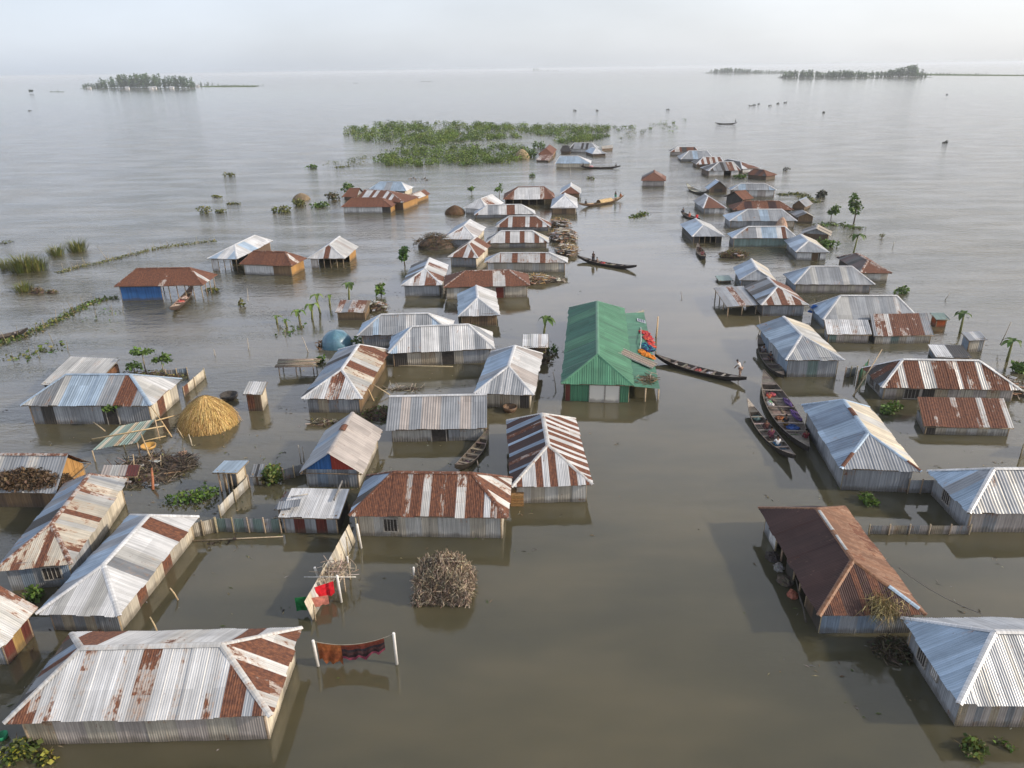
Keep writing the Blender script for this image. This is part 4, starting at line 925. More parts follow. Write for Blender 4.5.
def heapcloth(label, pts, rad, c, cols=None):
    mb = MB()
    for x, y in pts:
        p = lz(x, y, .03); NS, NR = 10, 5; o = len(mb.v)
        for i in range(NR):
            ph = math.pi / 2 * i / (NR - 1)
            for k in range(NS):
                a = 6.283 * k / NS; j = rnd.uniform(.7, 1.25); mb.v.append(tuple(p + lv * (rad * math.cos(ph) * math.cos(a) * j) + lu * (rad * 1.2 * math.cos(ph) * math.sin(a) * j) + nl * (.22 * math.sin(ph) * j)))
        for i in range(NR - 1):
            for k in range(NS): mb.face((o + i * NS + k, o + i * NS + (k + 1) % NS, o + (i + 1) * NS + (k + 1) % NS, o + (i + 1) * NS + k), jit(rnd.choice(cols) if cols else c, .2))
    return tag(mb.build('laundry', M_CLOTH, None, lz(*pts[0])), label, 'laundry', 'laundry drying on the green lean-to')
heapcloth('red cloth spread on the green lean-to roof', [(643, 333), (646.5, 334), (647, 339), (650, 342), (651.5, 346), (649, 338)], .5, (.36, .04, .03), [(.36, .035, .03), (.42, .08, .05), (.28, .04, .06)])
heapcloth('dark blue and teal cloth between the red and orange laundry', [(645, 346), (649, 348), (651, 350), (645, 350)], .5, (.02, .05, .15), [(.02, .04, .12), (.03, .2, .22), (.02, .02, .05)])
heapcloth('bright orange cloth heap on the green lean-to roof', [(642, 352.5), (646, 355), (650, 357)], .5, (.48, .17, .03))
a_, b_, e_ = lz(622, 352, .25), lz(655, 366, .2), lz(621.5, 359, .2)
X = (b_ - a_).normalized(); Y = nl.cross(X); mid = lz(637, 360.5, .22)
r_ = empty('wooden_cot', mid, 'weathered wooden cot lying across the green roof and its lean-to', 'cot')
mb = MB()
for i in range(9): mb.box(mid + Y * (-.72 + .18 * i), (3.5, .16, .03), jit((.24, .19, .16), .35), (X, Y, nl))
mb.build('planks', M_WOOD, r_)
for sx in (-1, 1):
    mb = MB(); mb.box(mid + Y * (sx * .82), (3.6, .06, .12), (.45, .42, .36), (X, Y, nl)); mb.build('rail', M_WOOD, r_)
    for sy in (-1, 1):
        mb = MB(); mb.box(mid + X * (sy * 1.6) + Y * (sx * .78) - nl * .1, (.07, .07, .2), (.25, .2, .15), (X, Y, nl)); mb.build('leg', M_WOOD, r_)
def fnw():
    return lz(648 + rnd.gauss(0, 4.5), 380.5 + rnd.gauss(0, 2.6), rnd.uniform(.05, .28))
mb = MB(); sticks(mb, fnw, 90, .8, .03, BROWNS + GREYW, .12); tag(mb.build('firewood_pile', M_WOOD, None, lz(648, 380)), 'scattered firewood pile at the near end of the green lean-to', 'firewood')
mb = MB(); mb.tube([lz(640.5, 328, .1), lz(640, 344, .35), lz(639.5, 350, .12)], .04, (.5, .5, .48), 6); tag(mb.build('metal_pipe', M_METAL, None, lz(640, 340)), 'thin metal pipe lying below the solar panel on the lean-to', 'pipe')
pole('pale split bamboo stake in the water beside the green lean-to', (656, 338), 0, (658, 316.5), 2.2, .09, (.55, .38, .2), group=None)

# ------------------------------------------------------------------ straw stack, stick stack, other heaps
def dome(name, label, cat, px, rx, h, cols, n, mat, ln=.6, base=(.4, .25, .09), pw=.75):
    p = at(*px); r = empty(name, p, label, cat); mb = MB(); NS, NR = 28, 10
    prof = lambda q: (rx * (1 - q ** 1.7) ** pw, h * q)
    for i in range(NR + 1):
        w_, z = prof(i / NR)
        for k in range(NS):
            a = 6.283 * k / NS; j = 1 + rnd.uniform(-.03, .03) + .05 * math.sin(2 * a + 1) + .03 * math.sin(5 * a); mb.v.append((p.x + math.cos(a) * w_ * j, p.y + math.sin(a) * w_ * j, z - (.3 if i == 0 else 0)))
    for i in range(NR):
        for k in range(NS): mb.face((i * NS + k, i * NS + (k + 1) % NS, (i + 1) * NS + (k + 1) % NS, (i + 1) * NS + k), jit(base, .2), smooth=True)
    mb.build('core', M_STRAW, r); s = MB()
    for i in range(n):
        q = rnd.random() ** 1.1; a = rnd.uniform(0, 6.283); w_, z = prof(q); w2, z2 = prof(max(0, q - ln / h * rnd.uniform(.5, 1)))
        o_ = rnd.uniform(.01, .07) + .05 + w_ * (.05 * math.sin(2 * a + 1) + .03 * math.sin(5 * a)); p0 = p + V((math.cos(a) * (w_ + o_), math.sin(a) * (w_ + o_), z)); a2 = a + rnd.gauss(0, .06); w2 += o_ + rnd.uniform(0, .14) + (rnd.uniform(0, .35) if rnd.random() < .06 else 0)
        p1 = p + V((math.cos(a2) * w2, math.sin(a2) * w2, z2 - rnd.uniform(0, .12))); sd = V((-math.sin(a), math.cos(a), 0)) * rnd.uniform(.01, .025)
        s.poly([p0 - sd, p0 + sd, p1 + sd * .6, p1 - sd * .6], jit(rnd.choice(cols), .25))
    s.build('straw', M_STRAW, r); return r
dome('straw_stack', 'golden dome of rice straw standing in the water', 'straw stack', (208.5, 424), 2.25, 2.6, STRAW, 2600, M_STRAW)
dome('thatch_mound', 'dark brown thatch mound left of the white gabled house', 'straw stack', (455, 213.5), 2.0, 1.7, [(.12, .075, .045), (.17, .1, .06)], 500, M_STRAW, base=(.11, .07, .04))
dome('thatch_mound', 'small pale mud mound among the bushes of the left cluster', 'straw stack', (301.5, 199.5), 1.9, 1.5, [(.26, .2, .13), (.2, .15, .09)], 300, M_STRAW, base=(.22, .17, .11))
dome('straw_stack', 'pale tan straw stack at the edge of the far thicket', 'straw stack', (522, 158), 2.4, 2.9, [(.32, .25, .15)], 200, M_STRAW, base=(.3, .23, .14))
dome('straw_stack', 'beige bundle-like stack behind the two-rust-panel roof', 'straw stack', (781, 230), 1.1, 2.3, [(.5, .36, .26), (.42, .28, .2)], 200, M_STRAW, base=(.48, .34, .25))
p = at(337, 345.5); r_ = empty('covered_stack', p, 'round stack under a shiny blue tarpaulin beside the rusted tan roof', 'covered stack')
mb = MB(); NS, NR = 24, 9
for i in range(NR + 1):
    q = i / NR
    for k in range(NS):
        a = 6.283 * k / NS; w_ = 1.62 * math.sqrt(max(0, 1 - q ** 2.3)) * (1 + .05 * math.sin(a * 5 + q * 3)); mb.v.append((p.x + math.cos(a) * w_, p.y + math.sin(a) * w_, 1.75 * q - (.2 if i == 0 else 0)))
for i in range(NR):
    for k in range(NS): mb.face((i * NS + k, i * NS + (k + 1) % NS, (i + 1) * NS + (k + 1) % NS, (i + 1) * NS + k), jit((.07, .16, .22) if (k // 3) % 2 else (.10, .20, .26), .1), smooth=True)
mb.build('tarpaulin', M_PLASTIC, r_)
mb = MB(); leafcloud(mb, p + V((-1.4, -.6, .3)), (.7, .6, .5), 120, .3, [(.24, .15, .09), (.18, .11, .06)]); mb.build('straw', M_STRAW, r_)

# stick stack: a squared pile of jute sticks between posts
A_, B_ = at(415, 603), at(466, 604); u_ = (B_ - A_).normalized(); n_ = V((-u_.y, u_.x, 0)); W_, D_, Hh = (B_ - A_).length, 2.3, 1.75
ctr = (A_ + B_) / 2 + n_ * D_ / 2; r_ = empty('stick_stack', ctr, 'big squared stack of jute sticks standing in the water', 'stick stack')
mb = MB(); mb.box(ctr + V((0, 0, Hh / 2 - .25)), (W_ * .9, D_ * .9, Hh - .2), (.11, .08, .055), (u_, n_, UPV)); mb.build('core', M_EARTH, r_)
def fns():
    k = rnd.random(); x, y, z = rnd.uniform(-.5, .5), rnd.uniform(-.5, .5), rnd.uniform(-.05, 1)
    if k < .45: y = -.5 + rnd.gauss(0, .03)
    elif k < .65: z = 1 + rnd.gauss(0, .06)
    elif k < .85: x = (.5 if rnd.random() < .7 else -.5) + rnd.gauss(0, .03)
    f_ = 1.08 - .2 * max(0, z) ** 2; return ctr + u_ * (x * W_ * f_ + .12 * math.sin(z * 4)) + n_ * (y * D_ * f_) + V((0, 0, z * Hh * (.92 + .13 * math.sin(x * 5 + 1) + .05 * math.sin(y * 9))))
mb = MB(); JUTE = [(.36, .29, .21), (.27, .21, .15), (.44, .37, .28), (.19, .145, .1), (.12, .09, .065)]
sticks(mb, fns, 2600, .62, .02, JUTE, 1.7); mb.build('sticks', M_WOOD, r_)
post('white post at the left edge of the stick stack', (415.5, 592), 1.7, .055)
pole('light bamboo stake holding the right side of the stick stack', (460, 605), 0, (461.5, 566), 1.7, .045, (.5, .38, .22), group=None)
heap('brown brush heap piled on the eave of the grey-roofed bamboo house', (28, 484), 2.9, .95, .95, 1300, .6, [(.13, .085, .05), (.09, .06, .035), (.17, .11, .065)], name='brush_heap', cat='brush heap', leaves=1500, lsize=.3, lcols=[(.11, .07, .04), (.07, .045, .025), (.15, .10, .06), (.05, .035, .02)], z=1.5, core=(.09, .06, .035), rad=.02)
heap('dark green brush heap left of the white-roofed house of the dense row', (435, 247), 3.6, 2.6, 2.2, 240, 1.4, BROWNS, leaves=420, name='brush_heap', cat='brush heap', lcols=[(.05, .06, .02), (.08, .085, .03), (.10, .08, .04)])
DG = 'debris heaps beside the dense row'
heap('pale debris of rags and straw at the right end of the dense row, farthest heap', (559, 226), 2.2, 2.2, 1.5, 100, 1.0, GREYW + STRAW, leaves=60, group=DG, planks=60)
heap('debris heap of boards and rags right of the long red-striped roofs', (563, 239), 2.6, 3.2, 1.7, 120, 1.1, GREYW + STRAW, leaves=80, group=DG, planks=110, lcols=BROWNS)
heap('tan straw and board debris right of the roof with rust holes', (567, 253), 2.0, 2.4, 1.5, 110, 1.0, STRAW + GREYW, leaves=60, group=DG, planks=70, lcols=STRAW)
heap('driftwood and hay heap before the roof with rust holes', (536, 282), 2.2, 1.3, 1.0, 120, 1.1, STRAW + GREYW, group=DG, planks=36)
heap('long grey plank raft of debris beside the hay heap', (551, 281.5), 1.9, .8, .5, 60, 1.2, GREYW, group=DG, planks=14)
heap('brown and green debris raft behind the passenger boat', (733, 257), 2.4, 1.1, 1.0, 130, 1.1, BROWNS, leaves=160, planks=8, lcols=OLIVE + [(.2, .18, .05)])
heap('flood debris right of the broken bamboo hut', (376, 309), 1.6, 1.2, .9, 90, 1.0, BROWNS + GREYW, leaves=50, planks=14)
heap('dark debris of branches and sheets between the right-hand houses', (1008, 388), 1.6, 2.4, .7, 90, 1.1, GREYW + BROWNS, planks=18)
heap('dark wet debris around the tilted awning', (150, 470), 3.2, 2.6, .28, 260, 1.2, [(.05, .04, .03), (.09, .07, .05), (.2, .16, .12)], leaves=60, planks=6)
heap('dark branch debris floating right of the tilted awning', (178, 466), 1.5, 1.6, .5, 120, 1.1, [(.05, .04, .035), (.1, .085, .07)])
heap('low mud bank with papaya trees behind the silver striped house', (150, 377), 3.6, 1.3, .45, 60, .8, BROWNS, leaves=220, name='mud_bank', cat='mud bank', lcols=OLIVE)
heap('dark mud heap under the torn white sheet', (535, 361), 1.8, 1.4, 1.2, 80, .8, BROWNS, leaves=40, name='mud_heap', cat='mud heap')
heap('floating branches near the front of the tan rusted roof', (323, 423), 1.3, .8, .2, 40, .9, GREYW + BROWNS, leaves=20)
heap('floating logs and branches left of the grey gable roof', (404, 389.5), 1.9, .35, .22, 36, 1.5, GREYW)
heap('leafy debris along the right side of the tan rusted roof', (380, 415), 1.5, 1.5, .5, 80, .9, BROWNS, leaves=120, lcols=GREENS)
heap('dark leafy debris in the water under the grass-topped brown roof', (893, 652), 1.0, .9, .45, 80, .7, [(.05, .04, .03), (.09, .07, .045)], leaves=240, lcols=[(.04, .05, .02), (.07, .06, .03), (.05, .04, .02)], lsize=.18)
heap('brown floating debris pile near the reeds at the left', (37.5, 293), 1.0, .7, .8, 50, .6, BROWNS, leaves=30)
heap('dark floating lump right of the brown debris pile', (52, 293), .8, .5, .45, 30, .5, BROWNS, leaves=20)
# grass caught on the brown roof
p = at(884, 605, 1.9); mb = MB()
for i in range(520):
    q = p + V((rnd.gauss(0, .38), rnd.gauss(0, .42), rnd.uniform(-.25, .35))); d = V((rnd.gauss(0, .5), rnd.gauss(-.35, .4), rnd.gauss(-.45, .5))).normalized(); l = rnd.uniform(.4, 1.)
    s_ = d.cross(V((rnd.random(), rnd.random(), rnd.random()))).normalized() * .02
    mb.poly([q - s_, q + s_, q + d * l + V((0, 0, -.12 * l))], jit(rnd.choice([(.34, .27, .13), (.26, .2, .1), (.42, .34, .18), (.2, .17, .07)]), .25))
tag(mb.build('grass_heap', M_STRAW, None, p), 'tangled dry grass caught on the front hip of the brown roof', 'grass heap')

# ------------------------------------------------------------------ platform, awning, poles on the left
AW = [at(92, 450, 1.0), at(137, 442, 1.05), at(155, 419, 1.9), at(119, 426, 1.85)]
r_ = empty('tin_awning', (AW[0] + AW[2]) / 2 - V((0, 0, 1.4)), 'tilted green-grey tin awning on bamboo poles before the silver striped house', 'awning')
mb = MB(); corr(mb, AW[0], AW[1], AW[2], AW[3], 'HTHHtHHTH', per=.2, amp=.028); mb.build('sheet', M_TIN, r_)
for q in AW:
    mb = MB(); mb.tube([V((q.x, q.y, -.4)), q + V((0, 0, -.05))], .05, jit((.34, .26, .16), .2), 7); mb.build('pole', M_BAMBOO, r_)
mb = MB(); mb.tube([AW[0].lerp(AW[3], .5) - (AW[1] - AW[0]) * .3 + UPV * .08, AW[1].lerp(AW[2], .5) + (AW[1] - AW[0]) * .45 + UPV * .1], .05, (.45, .34, .19), 7); mb.build('pole', M_BAMBOO, r_)
BP = 'bamboo poles around the tilted awning'
pole('long bamboo pole leaning from the striped house corner to the water', (172, 437), 0, (150, 405), 1.9, .055, (.5, .35, .18), group=BP)
pole('bamboo pole lying from the awning towards the straw stack', (155, 421), 1.6, (180, 414), .9, .05, (.48, .35, .18), group=BP)
pole('thick bamboo stake crossing the front edge of the awning', (152, 463), 0, (141, 434), 1.7, .06, (.42, .3, .16), group=BP)
pole('short bamboo rail right of the awning front', (144, 441), .9, (166, 436), .8, .045, (.45, .34, .18), group=BP)
pole('bamboo rail sticking out left of the awning top', (105, 431), 1.2, (93, 422), 1.4, .045, (.42, .33, .2), group=BP)
pole('upright stake at the right of the awning', (183, 438), 0, (177, 428), 1.0, .05, (.4, .32, .2), group=BP)
pole('leaning short stake left of the straw stack reflection', (192, 446), 0, (188.5, 434), .9, .05, (.42, .36, .26), group=BP)
pole('thin upright stake among the dark branches', (160.5, 470), 0, (160.5, 455), 1.0, .04, (.36, .28, .18), group=BP)
pole('upright stake below the awning middle', (134, 471), 0, (133, 454), 1.1, .045, (.38, .29, .18), group=BP)
S('pink and white painted sheet lying on the bamboo platform', (100, 476), (137, 476), (101, 466), (143, 464), 482, rise=.25, roof='PLPq', wall=('....', '..', '...', '..'), name='sheet_shelter', cat='shelter', group=None)
pole('reddish board standing in the water at the end of the platform', (153, 490), 0, (151.5, 468), 1.2, .10, (.32, .13, .07), name='board', cat='board', mat=M_WOOD)
p = at(149, 449, .25); mb = MB(); NS = 14
for i, (w_, z) in enumerate(((.3, 0), (.52, .14), (.58, .34), (.54, .34), (.45, .15), (.1, .08))):
    for k in range(NS): a = 6.283 * k / NS; mb.v.append((p.x + w_ * math.cos(a), p.y + w_ * math.sin(a), p.z + z))
for i in range(5):
    for k in range(NS): mb.face((i * NS + k, i * NS + (k + 1) % NS, (i + 1) * NS + (k + 1) % NS, (i + 1) * NS + k), jit((.5, .29, .08), .1), smooth=True)
tag(mb.build('basin', M_PLASTIC, None, p), 'yellow-orange basin under the right edge of the awning', 'basin')
# raised rack of poles
A_, B_ = at(276, 367.5, .9), at(315, 366, .9); u_ = (B_ - A_).normalized(); n_ = V((-u_.y, u_.x, 0)); W_ = (B_ - A_).length
r_ = empty('pole_rack', (A_ + B_) / 2 + n_ * .7 - V((0, 0, .9)), 'grey raised rack of weathered poles standing on legs', 'rack'); mb = MB()
for i in range(15):
    q = i / 14 * 1.9; mb.tube([A_ + n_ * q - u_ * rnd.uniform(0, .2) + UPV * rnd.uniform(0, .12), B_ + n_ * q + u_ * rnd.uniform(-.4, .3) + UPV * rnd.uniform(-.1, .12)], .06, jit((.24, .2, .15), .35), 6)
mb.build('deck', M_WOOD, r_)
for fx_ in (.06, .5, .94):
    for y in (0.1, 1.7):
        mb = MB(); q = A_ + u_ * (W_ * fx_) + n_ * y; mb.tube([V((q.x, q.y, -.4)), q - UPV * .03], .055, (.14, .11, .08), 6); mb.build('leg', M_WOOD, r_)
pole('thin forked stake behind the pole rack', (308, 352), 0, (302, 337), 1.5, .05, (.4, .35, .28), group=None, name='stake')
pole('floating bamboo stem before the wide ribbed roof', (379, 365.5), .05, (453, 366.5), .05, .06, (.42, .36, .24), group=None)
pole('bamboo pole leaning on the front of the tan rusted roof', (374, 401), 0, (358.5, 370), 1.9, .05, (.52, .38, .2), group='poles leaning on the tan rusted roof')
pole('second bamboo pole leaning crosswise beside the tan rusted roof', (390, 395), .1, (369, 382), 1.2, .045, (.5, .4, .25), group='poles leaning on the tan rusted roof')
pole('bamboo pole leaning before the windowed side wall of the streaked hipped roof', (853, 396), 0, (882, 349.5), 3.2, .06, (.36, .28, .18), group=None)
pole('dark pole standing at the far right above the river bank', (1000, 345), .6, (1011, 322), 2.8, .05, (.22, .19, .15), group=None)
SK = 'small stakes in the water'
for lb, a, b, z in (('pale split stake left of the pole rack', (215, 356), (213.5, 349), .6), ('thin dark stake with a bird left of the pole rack', (248.5, 350), (247, 338), 1.1),
    ('thin stake left of the tarpaulin house weed strip', (106, 258), (96, 245), 1.2), ('stake beside the tarpaulin house right corner', (248, 301), (247, 288), 1.1),
    ('stake in the open river right of the banana plant', (893, 247), (894, 241.5), .9), ('thin stake behind the yard bush', (301, 463), (298, 445), 1.3), ('second thin stake next to the yard bush', (304, 462), (302, 447), 1.1),
    ('thin stake standing in the channel behind the green thicket houses', (571, 178), (569.5, 163), 2.5), ('stake at the riverside by the orange-walled hut', (945, 300), (950, 293), .9)):
    pole(lb, a, 0, b, z, .045, (.33, .29, .23), name='stake', cat='stake', group=SK)
post('white post beside the upper end of the tan fence', (361.3, 548), 1.75, lean=(-.1, 0)); post('white post beside the stick bundle', (341.5, 602), 1.8, lean=(-.06, 0)); post('leaning white post behind the stick bundle', (319.5, 580), .9, lean=(-.18, 0)); post('thin pale post between the white posts', (350, 578), 1.5, .05)
pL, pR = at(318.5, 666), at(397, 664)
r_ = empty('clothesline', (pL + pR) / 2, 'clothesline of two white posts and a rope in the open water', 'clothesline')
tL, tR = pL + V((-.08, 0, 1.62)), pR + V((-.02, 0, 1.95))
for q, tq in ((pL, tL), (pR, tR)):
    mb = MB(); mb.tube([q - V((0, 0, .4)), tq - V((0, 0, .03)), tq], [.075, .07, .06], (.74, .72, .68), 12); mb.build('post', M_PLASTIC, r_)
rope = [tL.lerp(tR, i / 24) - V((0, 0, .06 + .42 * (1 - (2 * i / 24 - 1) ** 2))) for i in range(25)]
mb = MB(); mb.tube(rope, .018, (.3, .26, .2), 5); mb.build('rope', M_CLOTH, r_)
mb = MB(); drape(mb, rope[1:9], 1.12, None, .09, 7, .2, [(.25, .085, .03), (.22, .07, .028), (.19, .06, .026), (.24, .08, .03)]); tag(mb.build('hanging_cloth', M_CLOTH, None, rope[5]), 'orange-brown cloth at the left of the clothesline', 'cloth', 'cloths on the clothesline')
mb = MB(); drape(mb, rope[8:22], .92, None, .07, 7, .2, [(.14, .035, .02), (.11, .03, .022), (.03, .025, .03), (.06, .03, .03), (.03, .02, .022), (.2, .045, .07)]); tag(mb.build('hanging_cloth', M_CLOTH, None, rope[15]), 'dark patterned cloth with a pink hem at the right of the clothesline', 'cloth', 'cloths on the clothesline')

# ------------------------------------------------------------------ fences
fence('tan tin fence running up to the little latrine', (220, 518), (249, 487), .85, 'LTLTLT')
fence('grey ribbed tin fence in front of the fenced yard', (218, 531.5), (282, 532.5), 1.0, 'HGHGHGH', posts=5)
fence('pale bamboo fence at the end of the grey ribbed fence', (190, 538), (217, 532), 1.0, 'tTtTt')
fence('dark tin fence behind the yard bush', (284, 480), (305, 474), .85, 'gG')
f5 = fence('tall tan tin fence with clothes hung on its near end', (314, 621), (357, 541), .95, 'CLTCLTCLC', h2=1.55, posts=5, lean=-.38)
fence('low broken tin fence beside the blue-grey roof at the right', (868, 534), (968, 534), .62, 'gPtgPtPg', posts=6)
fence('grey fence panel linking the streaked roof and the blue-grey roof', (907, 493), (932, 493), 1.0, 'GG')
fence('short grey fence right of the dull blue roofed house', (844, 377), (855, 376), .9, 'GG')
fence('green painted panel beside the windowed side wall', (856, 384), (866, 372), 1.2, 'Ee')
fence('cream and rust broken fence behind the straw stack', (184, 397), (205, 378), .9, 'RCCC')
fence('low dark sheet fence on the mud bank', (167, 377), (188, 375), .7, 'gb')
fence('grey tin fence end at the right picture edge', (1019, 458), (1040, 448), 1.1, 'gG')
a_, b_ = at(314, 621), at(357, 541); dn = (b_ - a_).normalized(); nn = V((dn.y, -dn.x, 0))
def fz(f, z): return a_ + (b_ - a_) * f + V((-.38, 0, z)) + nn * .09
for lb, f0, f1, z, dr, col in (('red cloth hung on the tan fence', .18, .36, 1.2, .85, (.55, .02, .03)), ('pink cloth hung below the red cloth', .10, .20, .95, .6, (.52, .2, .15))):
    mb = MB(); drape(mb, [fz(f0 + (f1 - f0) * i / 10, z) + V((.16, -.03, 0)) * i for i in range(6)], dr, col, .05, 5, .15); tag(mb.build('hanging_cloth', M_CLOTH, None, fz(f0, z)), lb, 'cloth', 'cloths hung on the tan fence')
mb = MB(); drape(mb, [fz(.08, 1.15) - nn * .16 - V((.13, .02, 0)) * i for i in range(6)], .85, (.02, .16, .05), .05, 5, .15); tag(mb.build('hanging_cloth', M_CLOTH, None, fz(.05, 1.)), 'dark green cloth hung over the back of the tan fence', 'cloth', 'cloths hung on the tan fence')
ctr = at(336, 570, 1.05)
r_ = empty('stick_bundle', ctr - V((0, 0, 1.05)), 'loose bundle of pale sticks resting across the tan fence', 'stick bundle')
mb = MB(); sticks(mb, lambda: ctr + V((rnd.gauss(0, .42), rnd.gauss(0, .42), rnd.uniform(-.15, .25))), 150, .75, .022, [(.42, .34, .26), (.3, .23, .17), (.5, .42, .33)], .3); mb.build('sticks', M_WOOD, r_)
for dx, dy in ((-.6, .5), (.6, .5), (.55, -.6)):
    mb = MB(); mb.tube([ctr + V((dx, dy, -1.4)), ctr + V((dx, dy, .1))], .045, (.4, .32, .22), 6); mb.build('leg', M_WOOD, r_)
mb = MB(); mb.tube([at(304, 577, 1.3), at(356, 577, 1.3)], .025, (.6, .57, .5), 6); mb.build('cross_pole', M_WOOD, r_)
# wire from the brown roof to the pale roof
a_, b_ = at(899, 568, 1.7), at(982, 614, 1.9); mb = MB(); mb.tube([a_.lerp(b_, i / 8) - V((0, 0, .25 * (1 - (i / 4 - 1) ** 2))) for i in range(9)], .02, (.14, .12, .1), 5)
tag(mb.build('cable', M_PLASTIC, None, a_), 'thin cable strung between the brown roof and the pale blue roof', 'cable')
# crate beside the striped house
p = at(517, 503); r_ = empty('wooden_crate', p, 'brown wooden crate in the water at the left of the striped house', 'crate'); mb = MB()
for i in range(4):
    for sx, sy in ((1, 0), (-1, 0), (0, 1), (0, -1)): mb.box(p + V((sx * .42, sy * .42, .1 + i * .22)), (.04 if sx else .86, .04 if sy else .86, .18), jit((.3, .17, .07), .15))
mb.build('slats', M_WOOD, r_); mb = MB(); mb.box(p + V((0, 0, .86)), (.92, .92, .04), (.34, .2, .09)); mb.build('lid', M_WOOD, r_)
# blue board
X = (at(818, 306, 1.6) - at(811, 306, 1.6)).normalized(); q = at(813.5, 309, 1.2); r_ = empty('blue_board', V((q.x, q.y, 0)), 'blue and white striped board beside the grey hipped roof', 'board')
mb = MB(); Yv = V((.25, -.5, .85)).normalized(); Xv = Yv.cross(V((0, 1, 0))).normalized(); Zv = Xv.cross(Yv)
for i in range(4): mb.box(q + Yv * (.32 * (i - 1.5)), (.75, .30, .05), ((.03, .14, .5), (.6, .62, .66), (.03, .14, .5), (.03, .16, .55))[i], (Xv, Yv, Zv))
mb.build('panel', M_PLASTIC, r_); mb = MB(); mb.tube([V((q.x, q.y + .1, -.4)), q], .05, (.3, .3, .3), 6); mb.build('post', M_METAL, r_)
S('low sunken sheet roof in the channel behind the flat deck', (719, 281), (733, 280.5), (715, 276), (729, 275), 282.5, rise=.1, roof='HgH', wall=('g', 'g', 'g', 'g'), name='sunken_roof', cat='roof')
S('torn white plastic sheet over a mud shed with plants', (522, 347.5), (548, 347), (524, 334), (547, 334), 360, rise=.25, roof='WLWPW', wall=('mDmm', 'm', 'm', 'm'), name='hut', cat='hut')
# rust and loose sheets lying on roofs
def loose(label, px, z, L, Wd, ang, ch, host, tilt=.05, name='loose_sheet'):
    p = at(*px, z); X = V((math.cos(ang), math.sin(ang), tilt)).normalized(); Y = V((-math.sin(ang), math.cos(ang), 0)); mb = MB()
    corr(mb, p - X * L / 2 - Y * Wd / 2, p + X * L / 2 - Y * Wd / 2, p + X * L / 2 + Y * Wd / 2, p - X * L / 2 + Y * Wd / 2, ch, per=.15, amp=.02); 
    tag(mb.build(name, M_TIN, None, p), label, 'sheet', 'loose sheets lying on roofs')
loose('grey loose sheets lying on the left of the flat white shed', (289, 504), 1.62, 1.4, .9, .15, 'gGg', None, .05)
mb = MB(); a_, b_ = at(334, 500, 1.6), at(342, 481, 1.72); mb.tube([a_, b_], .07, (.2, .19, .18), 6); tag(mb.build('beam', M_WOOD, None, a_), 'dark beam lying over the right edge of the flat white shed', 'beam')
mb = MB(); a_, b_ = at(291, 497, 1.62), at(308, 494, 1.66); mb.tube([a_, b_], .05, (.35, .33, .3), 6); tag(mb.build('beam', M_WOOD, None, a_), 'grey beam lying over the left edge of the flat white shed', 'beam')
S('sloping grey sheet beside the left edge of the flat white shed', (274, 509), (290, 508), (286, 493), (300, 490), 520, rise=.25, roof='gGg', wall=('...', '.', '.', '.'), name='sheet_shelter', cat='shelter', group=None)

# ------------------------------------------------------------------ boats and people
b1 = boat('long black canoe with a pole man beside the green house', (655, 356), (746.5, 379.5), 1.25, .45, thw=6)
person('boatman in a white shirt leaning on his pole at the stern of the long canoe', b1['P'](-.86, 0, b1['zg'](-.86)), (b1['d'].x, b1['d'].y), 'bend', (.55, .5, .46), (.30, .2, .15))
pole('long pole held by the boatman of the canoe beside the green house', (738, 382), 0, (744, 361), 1.9, .03, (.2, .16, .11), group='poles and oars of the boatmen')
for t, c, l in ((.55, (.30, .3, .3), 'grey sack in the bow of the long canoe'), (.0, (.35, .08, .07), 'dark red bundle amidships in the long canoe'), (-.25, (.42, .42, .44), 'pale bundle near the stern of the long canoe'), (.28, (.16, .13, .11), 'brown sack in the middle of the long canoe')):
    bundle(l, b1['P'](t, 0, .1), (.35, .3, .32), c)
b2 = boat('dark canoe with a standing man in the middle of the channel', (577.5, 257), (636.5, 267), 1.3, .5, thw=5)
person('man standing in dark clothes in the mid-channel canoe', b2['P'](.44, 0, .15), (b2['s'].x, b2['s'].y), 'stand', (.05, .045, .045), (.07, .06, .06))
person('person crouching beside the standing man in the mid-channel canoe', b2['P'](.28, .1, .12), (b2['d'].x, b2['d'].y), 'sit', (.16, .12, .1), (.1, .08, .08))
bundle('red bundle in the mid-channel canoe', b2['P'](.12, 0, .12), (.4, .35, .4), (.4, .06, .05)); bundle('grey bundle in the mid-channel canoe', b2['P'](-.2, 0, .12), (.4, .35, .35), (.2, .19, .18))
b3 = boat('tan wooden boat with a rolled thatch cover and a standing man', (623.5, 197.5), (579, 205.5), 1.6, .75, (.10, .065, .04), (.24, .17, .10), thw=4)
person('man in a green lungi standing near the bow of the thatch-covered boat', b3['P'](.62, 0, b3['zg'](.62)), (b3['d'].x, b3['d'].y), 'stand', (.03, .03, .04), (.05, .24, .16))
person('person in orange sitting at the bow end of the thatch-covered boat', b3['P'](.84, 0, b3['zg'](.84)), (b3['d'].x, b3['d'].y), 'sit', (.42, .14, .04), (.3, .1, .05))
person('person in dark clothes sitting at the stern of the thatch-covered boat', b3['P'](-.72, 0, .6), (b3['d'].x, b3['d'].y), 'sit', (.06, .05, .05), (.05, .05, .05))
mb = MB(); o = 0
for i in range(9):
    t = -.15 + .55 * i / 8
    for k in range(9):
        a = math.pi * k / 8; mb.v.append(tuple(b3['P'](t, math.cos(a) * .66, .38 + .62 * math.sin(a))))
for i in range(8):
    for k in range(8): mb.face((i * 9 + k, i * 9 + k + 1, i * 9 + k + 10, i * 9 + k + 9), jit((.44, .32, .17), .15))
mb.build('thatch_cover', M_STRAW, b3['root'])
